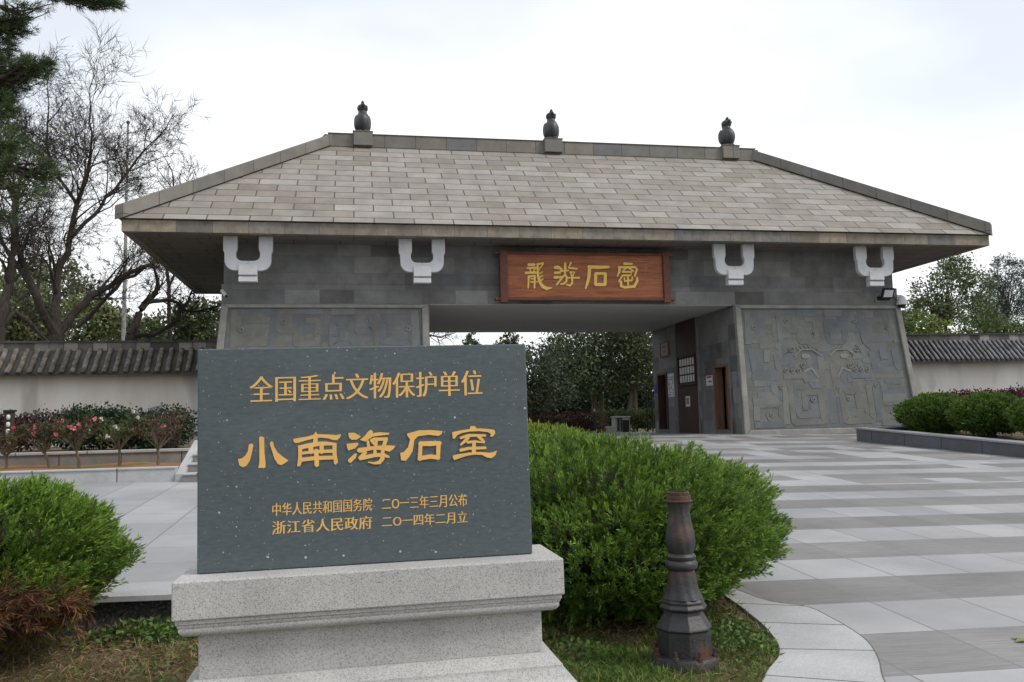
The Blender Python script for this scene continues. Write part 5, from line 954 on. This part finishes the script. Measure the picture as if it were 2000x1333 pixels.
sp = thing('garden_speaker', 'small grey box speaker on a thin stand in front of the left wall', 'speaker', (-4.9, 22.6, -.3))
q = MB(); q.hexa([(-5.02, 22.5, .44), (-4.74, 22.45, .46), (-4.74, 22.7, .46), (-5.02, 22.75, .44)], [(-5.04, 22.5, .62), (-4.72, 22.45, .70), (-4.72, 22.7, .70), (-5.04, 22.75, .62)]); q.build('box', plain('grey_plastic', (.17, .165, .17)), sp, bevel=.02)
q = MB(); q.tube([(-4.88, 22.62, -.4), (-4.88, 22.62, .46)], .02); q.build('stand', BLACK, sp)

# red-leaved shrub row against the right wall
for k in range(5):
    x = 20.2+.95*k
    bush('red_leaved_shrub', ['red-leaved shrub on thin stems nearest the gatehouse, against the right wall', 'second red-leaved shrub from the gatehouse along the right wall', 'red-leaved shrub third along the right wall', 'fourth red-leaved shrub along the right wall', 'red-leaved shrub at the right edge of the photo by the wall'][k], 'shrub',
         [(x, 26.4, .42+.10*(k > 2), .55, .5, .26), (x+.35, 26.3, .50+.08*(k > 1), .45, .4, .24)], 2000, .09, [(.10, .03, .042), (.075, .028, .035), (.13, .04, .05)] if k < 3 else [(.10, .045, .04), (.06, .05, .035), (.13, .05, .05)], 60+k, (x, 26.4, -.5), group='red-leaved shrubs along the right wall')

# ------------------------------------------------------------------ flagpole
fp = thing('flagpole', 'tall thin pale flagpole with a ball finial behind the left wall', 'flagpole', (-10.0, 40, -.5))
q = MB(); q.lathe((-10.0, 40, -.6), [(0, 0), (.11, 0), (.10, 4), (.075, 9), (.045, 14.3), (0, 14.3)], 12, caps=False); q.build('pole', plain('painted_steel', (.33, .33, .32), .5), fp, smooth='auto')
q = MB(); q.lathe((-10.0, 40, 13.70), [(0, .0), (.03, .02), (.03, .2), (.07, .24), (.085, .29), (.065, .34), (0, .38)], 14, caps=False); q.build('finial', plain('dull_brass', (.10, .09, .06), .5), fp, smooth=True)

# ------------------------------------------------------------------ trees
def limb(mb, p, d, ln, r, lvl, rng, spec, out=None):
    """a wandering limb with side shoots, down to fine twigs"""
    n = max(3, int(4+ln)); pts = [np.array(p)]; d = unit(np.array(d)); rad = [r]
    for i in range(n):
        d = unit(d+rng.normal(size=3)*spec['wig']+np.array([0, 0, spec['up']])); pts.append(pts[-1]+d*ln/n); rad.append(r*(1-.75*(i+1)/n))
    mb.tube(pts, rad, 6 if r > .05 else (4 if r > .02 else 3), caps=False)
    if lvl == 0:
        if out is not None: out.append(pts[-1])
        return
    for k in range(spec['kids'][-lvl]):
        f = rng.uniform(.25, 1.0); i = min(int(f*n), n-1); q_ = pts[i]+(pts[i+1]-pts[i])*(f*n-i)
        a = unit(rng.normal(size=3)); dd = unit(pts[i+1]-pts[i]); a = unit(a-dd*(a@dd)); nd = unit(dd*.75+a*rng.uniform(.55, 1.0)+np.array([0, 0, .12]))
        limb(mb, q_, nd, ln*rng.uniform(.45, .72), max(rad[i]*.5, spec['min']), lvl-1, rng, spec, out)
def bare_tree(label, y, poly, seed, spec, m=BARKD, leaves=None):
    """poly: main limbs as ([(u, v, dy) ...], r0, r1, lvl) surveyed from the photograph at depth y"""
    rng = np.random.default_rng(seed); b = onY(*poly[0][0][0][:2], y); o = thing('bare_tree', label, 'tree', (b.x, y, -.6)); q = MB(); tips = []
    for pts, r0, r1, kids, ln in poly:
        P = [np.array(onY(u, v, y+dy)) for u, v, dy in pts]
        if pts is poly[0][0]: P = [np.array([P[0][0], P[0][1], -.7])]+P
        n = len(P); rad = [r0+(r1-r0)*i/(n-1) for i in range(n)]
        fine = [P[0]]; fr = [rad[0]]
        for i in range(n-1):
            for t in (.33, .67, 1): fine.append(P[i]+(P[i+1]-P[i])*t+(rng.normal(size=3)*.03*np.linalg.norm(P[i+1]-P[i]) if t < 1 else 0)); fr.append(rad[i]+(rad[i+1]-rad[i])*t)
        q.tube(fine, fr, 8, caps=False)
        if kids: limb(q, fine[-1], fine[-1]-fine[-2], ln, fr[-1], spec['lv'], rng, spec, tips)
        for k in range(int(kids*1.2)):
            f = rng.uniform(.12, 1)**.8; i = min(int(f*(len(fine)-1)), len(fine)-2); dd = unit(fine[i+1]-fine[i]); a = rng.normal(size=3); a = unit(a-dd*(a@dd)); nd = unit(dd*.7+a*.8+np.array([0, 0, .25]))
            limb(q, fine[i], nd, ln*rng.uniform(.6, 1.2), max(fr[i]*.42, .03), spec['lv'], rng, spec, tips)
    q.build('trunk', m, o, uv=False, fix=False)
    if leaves:
        T = np.array([t for t in tips if leaves[0](t)])
        if len(T):
            r_ = np.random.default_rng(seed+1); T = T[r_.integers(0, len(T), leaves[1])]; quads('leaves', rhombs(T+r_.normal(size=T.shape)*.06, r_.normal(size=T.shape), .11, .07, r_), pick([(.40, .36, .04), (.30, .30, .05)], len(T), r_), LEAF, o)
    return o
SPEC = dict(wig=.17, up=.02, kids=[5, 6, 6], lv=3, min=.0085)
bare_tree('big dark bare tree forking just above the left wall', 33, [
    ([(112, 690, 0), (112, 655, 0)], .30, .26, 0, 0),
    ([(112, 655, 0), (88, 620, -.3), (62, 560, -.6), (40, 500, -.8), (28, 420, -1), (40, 340, -1)], .20, .05, 10, 2.6),
    ([(112, 655, 0), (108, 600, .4), (112, 540, .6), (135, 470, 1), (150, 400, 1), (172, 330, 1), (180, 260, 1)], .18, .04, 13, 2.5),
    ([(112, 655, 0), (140, 618, .2), (176, 578, .4), (215, 560, .6), (262, 530, .8), (305, 512, 1)], .17, .06, 7, 1.7),
    ([(135, 470, 1), (185, 420, 1.3), (225, 370, 1.5), (262, 320, 1.6), (285, 290, 1.6)], .08, .03, 10, 1.8),
    ([(150, 400, 1), (110, 340, .6), (90, 280, .4), (95, 220, .3)], .07, .025, 9, 1.8),
    ([(62, 560, -.6), (20, 500, -1), (-20, 430, -1.2)], .10, .05, 8, 2.0)], 51, SPEC, leaves=(lambda t: t[2] > 10.6 and t[0] > -12.5 and t[0] < -10.2, 40))
bare_tree('bare tree trunk leaning in from the left edge behind the wall', 30, [
    ([(-10, 690, 0), (-2, 640, 0)], .26, .22, 0, 0),
    ([(-2, 640, 0), (18, 560, .2), (30, 480, .5), (26, 400, .8)], .17, .05, 8, 2.0),
    ([(-2, 640, 0), (30, 610, .3), (66, 640, .6)], .12, .07, 3, 1.2)], 52, SPEC)
bare_tree('dark bare tree with a long low limb under the gatehouse eave', 34.5, [
    ([(250, 690, 0), (255, 655, 0)], .22, .19, 0, 0),
    ([(255, 655, 0), (272, 612, .2), (284, 592, .3), (306, 568, .4)], .17, .10, 4, 1.2),
    ([(284, 592, .3), (330, 585, .6), (372, 610, .9), (420, 600, 1.2)], .09, .03, 8, 1.2),
    ([(255, 655, 0), (300, 655, .3), (345, 628, .5), (372, 575, .7), (388, 540, .8)], .10, .03, 8, 1.3),
    ([(150, 640, 1.5), (200, 590, 1.5), (240, 545, 1.5), (300, 512, 1.5)], .09, .06, 5, 1.2)], 53, dict(SPEC, kids=[3, 4, 5]))
bare_tree('slim bare tree behind the roof edge left of the gatehouse', 38, [
    ([(332, 690, 0), (332, 650, 0)], .10, .09, 0, 0),
    ([(332, 650, 0), (330, 560, 0), (328, 480, .2), (345, 400, .3), (338, 345, .4)], .09, .025, 14, 1.6),
    ([(330, 560, 0), (360, 480, .3), (385, 430, .5), (372, 370, .6)], .06, .02, 9, 1.4)], 54, dict(SPEC, kids=[3, 4, 5]))
bare_tree('bare tree twigs seen through the passage beside the left pier', 52, [
    ([(815, 700, 0), (815, 660, 0)], .14, .12, 0, 0), ([(815, 660, 0), (838, 655, 0), (862, 660, .2), (885, 652, .3)], .07, .02, 9, 1.2), ([(815, 660, 0), (835, 620, 0), (870, 600, .2)], .07, .02, 8, 1.4)], 55, dict(SPEC, kids=[3, 4, 4]))

def leafy_tree(name, label, u, vbase, y, blobs, dens_, size, cols, seed, trunks=None, m=BARK, r0=.2, group=None, **k):
    """blobs in photo pixels at depth y: (u, v, ru, rv, dy)"""
    s = y/1674.65; b = onY(u, vbase, y); o = thing(name, label, 'tree', (b.x, y, -.6), group); B = []
    for bu, bv, ru, rv, dy in blobs:
        c = onY(bu, bv, y+dy); B.append((c.x, c.y, c.z, ru*s, max(ru, rv)*s*.75, rv*s))
    leaf_cloud(B, dens_, size, cols, seed, name='crown', parent=o, **k)
    rng = np.random.default_rng(seed); q = MB()
    for tu in (trunks or [u]):
        p = onY(tu, vbase, y); base = np.array([p.x, y, -.7]); top = np.array([p.x+rng.normal()*.2, y, np.mean([b_[2] for b_ in B])])
        mid = base*.5+top*.5+rng.normal(size=3)*.1; q.tube([base, mid, top], [r0, r0*.8, r0*.5], 8, caps=False)
        for b_ in B:
            c = np.array(b_[:3]); 
            for j in range(3): t = c+rng.normal(size=3)*np.array(b_[3:])*.45; q.tube([mid*.5+top*.5, (top+t)/2+rng.normal(size=3)*.2, t], [r0*.26, r0*.14, .012], 5, caps=False)
    q.build('trunk', m, o, uv=False, fix=False); return o
EVG = [(.075, .112, .056), (.105, .15, .068), (.062, .094, .05), (.14, .178, .09), (.15, .17, .098)]
OLV = [(.135, .16, .07), (.165, .185, .08), (.11, .14, .06), (.18, .19, .09)]
# greenery behind the left wall
leafy_tree('leafy_tree', 'olive-green leafy tree behind the left wall at the photo edge', 30, 690, 42, [(20, 610, 60, 60, 0), (70, 640, 50, 45, 0), (-30, 640, 60, 60, 0)], 330, .24, OLV, 71)
leafy_tree('leafy_tree', 'pale green leafy tree between the flagpole and the big bare tree', 190, 690, 44, [(170, 630, 50, 45, 0), (215, 640, 40, 38, 0)], 330, .24, [(.18, .21, .085), (.15, .18, .075), (.21, .225, .105)], 72)
leafy_tree('leafy_tree', 'bushy green tree behind the left wall beneath the eave corner', 390, 690, 44, [(375, 625, 42, 36, 0), (415, 640, 40, 50, 0), (330, 645, 45, 30, 0)], 330, .22, [(.085, .115, .045), (.115, .145, .058), (.07, .09, .042)], 73)
leafy_tree('leafy_tree', 'dull green tree far back behind the bare trees at left', 110, 690, 60, [(110, 580, 60, 60, 0), (60, 560, 40, 50, 0), (150, 600, 45, 45, 0)], 130, .28, [(.12, .135, .08), (.14, .15, .085)], 74)
leafy_tree('leafy_tree', 'low green tree left of the flagpole behind the wall ridge', 280, 690, 50, [(270, 650, 45, 22, 0), (240, 655, 40, 25, 0)], 300, .22, OLV, 75)
# evergreens seen through the passage
leafy_tree('evergreen_tree', 'tall dark evergreen in the middle of the passage view', 1165, 830, 44, [(1120, 680, 60, 60, 0), (1180, 640, 60, 60, 1), (1150, 735, 55, 40, -.5), (1090, 740, 45, 40, 0)], 420, .21, EVG, 81, trunks=[1158, 1176], m=BARKL, r0=.17, asp=.42)
leafy_tree('evergreen_tree', 'evergreen with two trunks at the right of the passage view', 1230, 830, 43, [(1235, 690, 50, 50, 0), (1225, 640, 50, 50, 0), (1262, 720, 45, 45, 0), (1210, 745, 30, 25, 0)], 420, .20, [(.08, .10, .045), (.11, .13, .06), (.14, .15, .075), (.06, .08, .04)], 82, trunks=[1226, 1240], m=BARKL, r0=.15, asp=.4)
leafy_tree('evergreen_tree', 'lower grey-green evergreen just right of the tablet top', 1050, 830, 40, [(1045, 720, 42, 48, 0), (1075, 765, 45, 35, 0), (1040, 765, 40, 35, 0)], 420, .18, [(.075, .098, .058), (.10, .12, .068), (.06, .08, .05)], 83, asp=.42)
leafy_tree('conifer_tree', 'small pointed conifer top above the tablet in the passage', 920, 830, 60, [(920, 661, 9, 9, 0), (920, 672, 15, 9, 0), (919, 684, 22, 12, 0), (920, 705, 28, 20, 0)], 420, .2, EVG, 84)
leafy_tree('leafy_tree', 'thin-leaved tree top above the tablet next to the conifer', 993, 830, 58, [(993, 665, 22, 16, 0), (975, 690, 30, 20, 0), (1010, 695, 28, 22, 0)], 260, .2, [(.07, .08, .03), (.09, .10, .04), (.055, .065, .03)], 85)
leafy_tree('evergreen_tree', 'dark evergreen at the back of the passage view', 1120, 830, 56, [(1060, 790, 60, 40, 0), (1130, 790, 60, 45, 0), (1200, 790, 60, 45, 0), (1260, 780, 50, 50, 0), (1100, 720, 60, 60, 0), (1230, 700, 60, 60, 0)], 260, .26, [(.02, .032, .018), (.028, .042, .022)], 86)
# trees behind the right wall
leafy_tree('leafy_tree', 'large airy green tree behind the right wall with sky showing through', 1858, 690, 46, [(1855, 545, 62, 45, 0), (1800, 575, 40, 32, 0), (1905, 560, 45, 45, 0), (1845, 605, 75, 38, 0), (1920, 615, 45, 40, 0), (1780, 600, 25, 25, -.3), (1870, 515, 35, 22, 0)], 210, .19, [(.095, .13, .055), (.12, .155, .062), (.085, .115, .055), (.14, .17, .07)], 91, r0=.16, trunks=[1835, 1860], shell=.3, asp=.5)
leafy_tree('leafy_tree', 'light yellow-green leafy tree low behind the right wall beside the pier', 1815, 690, 40, [(1795, 640, 38, 28, 0), (1835, 650, 34, 22, 0), (1770, 645, 24, 30, 0)], 460, .17, [(.14, .19, .045), (.17, .22, .055), (.115, .16, .04)], 92)
leafy_tree('leafy_tree', 'mid-green spreading tree behind the right wall under the airy tree', 1920, 690, 43, [(1915, 645, 55, 26, 0), (1965, 650, 45, 26, 0)], 420, .18, [(.10, .14, .05), (.125, .165, .058), (.08, .115, .046)], 93)
CON = [(.05, .075, .062), (.062, .09, .07), (.042, .065, .055)]
leafy_tree('pine_tree', 'dark blue-green pine at the right edge of the photo', 1965, 690, 62, [(1962, 515, 30, 20, 0), (1990, 530, 28, 26, 0), (1950, 555, 30, 25, 0), (1985, 575, 35, 35, 0), (1960, 610, 40, 35, 0), (2010, 610, 35, 45, 0)], 260, .24, CON, 94, asp=.25, shell=.3)
leafy_tree('pine_tree', 'far dark pine between the airy tree and the edge pine', 1935, 690, 70, [(1930, 600, 35, 40, 0), (1945, 560, 22, 25, 0)], 240, .26, CON, 95, asp=.25)
# far wood closing the view
rng = np.random.default_rng(99)
def far_wood(name, label, x0, x1, y, h, n, cols):
    P = np.stack([rng.uniform(x0, x1, n), y+rng.normal(0, 3, n), np.zeros(n)], 1); hh = h*(.75+.25*np.sin(P[:, 0]*.35)+.12*np.sin(P[:, 0]*1.3+2)); P[:, 2] = -1+hh*rng.uniform(0, 1, n)**.7
    o = quads(name, rhombs(P, rng.normal(size=(n, 3)), rng.uniform(.5, 1.1, n), rng.uniform(.4, .8, n), rng), pick(cols, n, rng, .2), LEAF); return tag(o, label, 'wood', kind='stuff')
far_wood('far_woods', 'distant dark woods seen through the passage', -8, 48, 84, 5.4, 19000, [(.035, .05, .03), (.05, .065, .035)])
far_wood('far_woods', 'distant green woods behind the left wall', -56, -8, 84, 10.5, 30000, [(.10, .12, .07), (.13, .145, .08)])
far_wood('far_woods', 'distant dark woods behind the right wall', 40, 74, 86, 11, 12000, [(.04, .055, .04), (.05, .07, .045)])

# the pine that overhangs the top left corner
def needle_tufts(P, ax, rng, ln=.095, K=22, wd=.0065, cols=((.065, .10, .038), (.09, .13, .045), (.05, .08, .032))):
    n = len(P); A = np.repeat(ax, K, 0); d = unit(A+rng.normal(size=(n*K, 3))*.62); b = np.repeat(P, K, 0)+rng.normal(size=(n*K, 3))*.01-A*rng.uniform(0, .07, (n*K, 1))
    return rhombs(b, d, ln*rng.uniform(.7, 1.15, n*K), wd, rng), np.clip(np.repeat(pick(cols, n, rng), K, 0)*(1+rng.normal(size=(n*K, 1))*.15), 0, 1)
rng = np.random.default_rng(17); PY = 11.0
pine = thing('pine_tree', 'dark pine whose needled branches hang into the top left corner', 'tree', (-7.4, PY, -1.4))
q = MB(); q.tube([(-7.4, PY, -1.5), (-7.3, PY, 3), (-7.1, PY+.1, 7), (-7.0, PY, 11)], [.26, .22, .17, .08], 10, caps=False); q.build('trunk', BARK, pine, uv=False, fix=False)
mbp = MB(); VP, CP = [], []; MBR = MB()
for bu, bv, ru, rv, n, su, sv in ((15, 150, 40, 50, 230, -120, 200), (62, 132, 42, 22, 120, -120, 190), (25, 45, 42, 38, 130, -120, 60), (-5, 90, 40, 60, 140, -120, 120), (185, -4, 52, 20, 130, -100, -60), (120, -18, 50, 18, 90, -100, -60), (222, 4, 22, 12, 40, -100, -60), (8, 215, 28, 50, 140, -120, 220), (22, 285, 38, 40, 80, -120, 280), (95, 335, 40, 34, 75, -120, 330), (55, 375, 36, 26, 40, -120, 350), (5, 330, 35, 40, 70, -120, 330), (95, 122, 14, 8, 22, -120, 190), (60, 20, 60, 12, 26, -120, 0), (20, 420, 22, 20, 14, -120, 400)):
    s = PY/1674.65; c = np.array(onY(bu, bv, PY+rng.uniform(-.4, .4))); st_ = np.array(onY(su, sv, PY)); d_ = sphere_dirs(n, rng); f = rng.uniform(.1, 1, n)[:, None]**.6; r_ = np.array([ru*s, max(ru, rv)*s*.9, rv*s])
    P = c+d_*r_*f; ax = unit((P-st_)*np.array([1, .4, .5])/np.linalg.norm(c-st_)*.8+d_*.7+np.array([0, 0, .3])); V, C = needle_tufts(P, ax, rng); VP.append(V); CP.append(C)
    hub = st_*.25+c*.75; MBR.tube([np.array([-7.1, PY, st_[2]-.3]), st_, hub], [.07, .045, .022], 6, caps=False)
    for k in range(0, n, 3): MBR.tube([hub+rng.normal(size=3)*.05, (hub+P[k])/2+rng.normal(size=3)*.05+np.array([0, 0, -.04]), P[k]], [.014, .009, .004], 3, caps=False)
quads('needles', np.concatenate(VP), np.concatenate(CP), NEEDLE, pine); MBR.build('branch', BARK, pine, uv=False, fix=False)

# ------------------------------------------------------------------ small things beyond the passage
bush('red_hedge', 'dark red clipped hedge beyond the passage', 'hedge', [(8.0+.55*k, 39.6, .02, .5, .45, .42) for k in range(7)], 1500, .085, [(.06, .03, .03), (.075, .038, .035), (.05, .035, .03)], 101, (9.6, 39.6, -.55))
bush('green_hedge', 'dark green clipped hedge beyond the passage behind the white cabinet', 'hedge', [(11.95+.5*k, 41.5, .12, .48, .45, .5) for k in range(7)], 1700, .085, [(.04, .065, .022), (.055, .08, .028), (.07, .10, .03)], 102, (13.4, 41.5, -.55))
cb = thing('utility_cabinet', 'white and black metal cabinet beyond the passage', 'cabinet', (12.2, 38.5, -.57))
q = MB(); q.box(11.80, 12.52, 38.3, 38.8, -.57, .22); q.box(11.76, 12.56, 38.26, 38.84, .22, .27); q.build('body', plain('off_white_metal', (.42, .42, .42), .5), cb, bevel=.01)
q = MB(); q.box(12.18, 12.49, 38.27, 38.3, -.5, .10); q.build('door', BLACK, cb); q = MB(); q.box(11.93, 12.02, 38.27, 38.3, -.4, .2); q.box(12.08, 12.15, 38.27, 38.3, -.4, .2); q.build('slot', BLACK, cb)
lb = thing('stone_bin', 'low grey stone block beside the white cabinet', 'stone block', (11.6, 38.4, -.57))
q = MB(); q.box(11.42, 11.78, 38.2, 38.6, -.57, -.17); q.build('block', GREYG, lb, bevel=.015)
for k, (u, lbl) in enumerate(((1262, 'thin black post left of the far passage corner'), (1272, 'thin black post against the far passage corner'))):
    a = onY(u, 752, 37); t = thing('slim_post', lbl, 'post', (a.x, 37, -.57), 'slim black posts at the far passage corner')
    q = MB(); q.tube([(a.x, 37, -.6), (a.x, 37, a.z)], .035, 8); q.build('pole', BLACK, t); q = MB(); q.lathe((a.x, 37, -.58), [(0, 0), (.12, 0), (.11, .05), (.04, .07), (0, .07)], 12, caps=False); q.build('base', BLACK, t)
pt = thing('potted_plant', 'terracotta pot with a nearly bare stalk beyond the passage', 'potted plant', (11.0, 36.8, -.57))
q = MB(); q.lathe((10.72, 36.8, -.58), [(0, 0), (.15, 0), (.21, .26), (.23, .27), (.23, .32), (.2, .32), (.19, .27), (0, .27)], 18, caps=False); q.build('pot', plain('terracotta', (.17, .075, .045), .8), pt, smooth='auto')
q = MB(); r_ = np.random.default_rng(8)
for k in range(5): q.tube([(10.72, 36.8, -.32), (10.75+.03*k, 36.8, .1), (10.80+r_.normal()*.1, 36.8+r_.normal()*.1, .45+.12*k)], [.018, .012, .006], 4)
q.build('stem', BARKL, pt, uv=False); leaf_cloud([(10.85, 36.8, .5, .15, .15, .3)], 300, .07, [(.16, .09, .05), (.09, .09, .04)], 104, parent=pt)
dp = thing('dark_stake', 'dark leaning stake with a pale tip beside the potted stalk', 'stake', (10.4, 36.6, -.57))
q = MB(); q.tube([(10.46, 36.6, -.6), (10.38, 36.6, .15), (10.36, 36.6, .62)], [.07, .055, .03], 7); q.build('stake', BLACK, dp); q = MB(); q.tube([(10.37, 36.56, .5), (10.36, 36.56, .62)], .036, 7); q.build('tip', OFFW, dp)
lf = thing('fallen_leaf', 'yellow-green fallen leaf on the dark paving stripe at right', 'leaf', (3.92, 4.98, plaza_z(3.92, 4.98)))
P = onY(1985, 1262, 5.0); zc = plaza_z(P.x, 4.95); q = MB(); q.add([(P.x-.05, 4.95, zc+.006), (P.x, 4.92, zc+.018), (P.x+.06, 4.96, zc+.008), (P.x+.01, 4.99, zc+.022)], [(0, 1, 2, 3)]); q.add([(P.x-.02, 4.99, zc+.012), (P.x+.03, 5.0, zc+.02), (P.x+.05, 5.04, zc+.006), (P.x, 5.03, zc+.02)], [(0, 1, 2, 3)]); q.build('blade', plain('leaf_yellow_green', (.16, .18, .05)), lf)
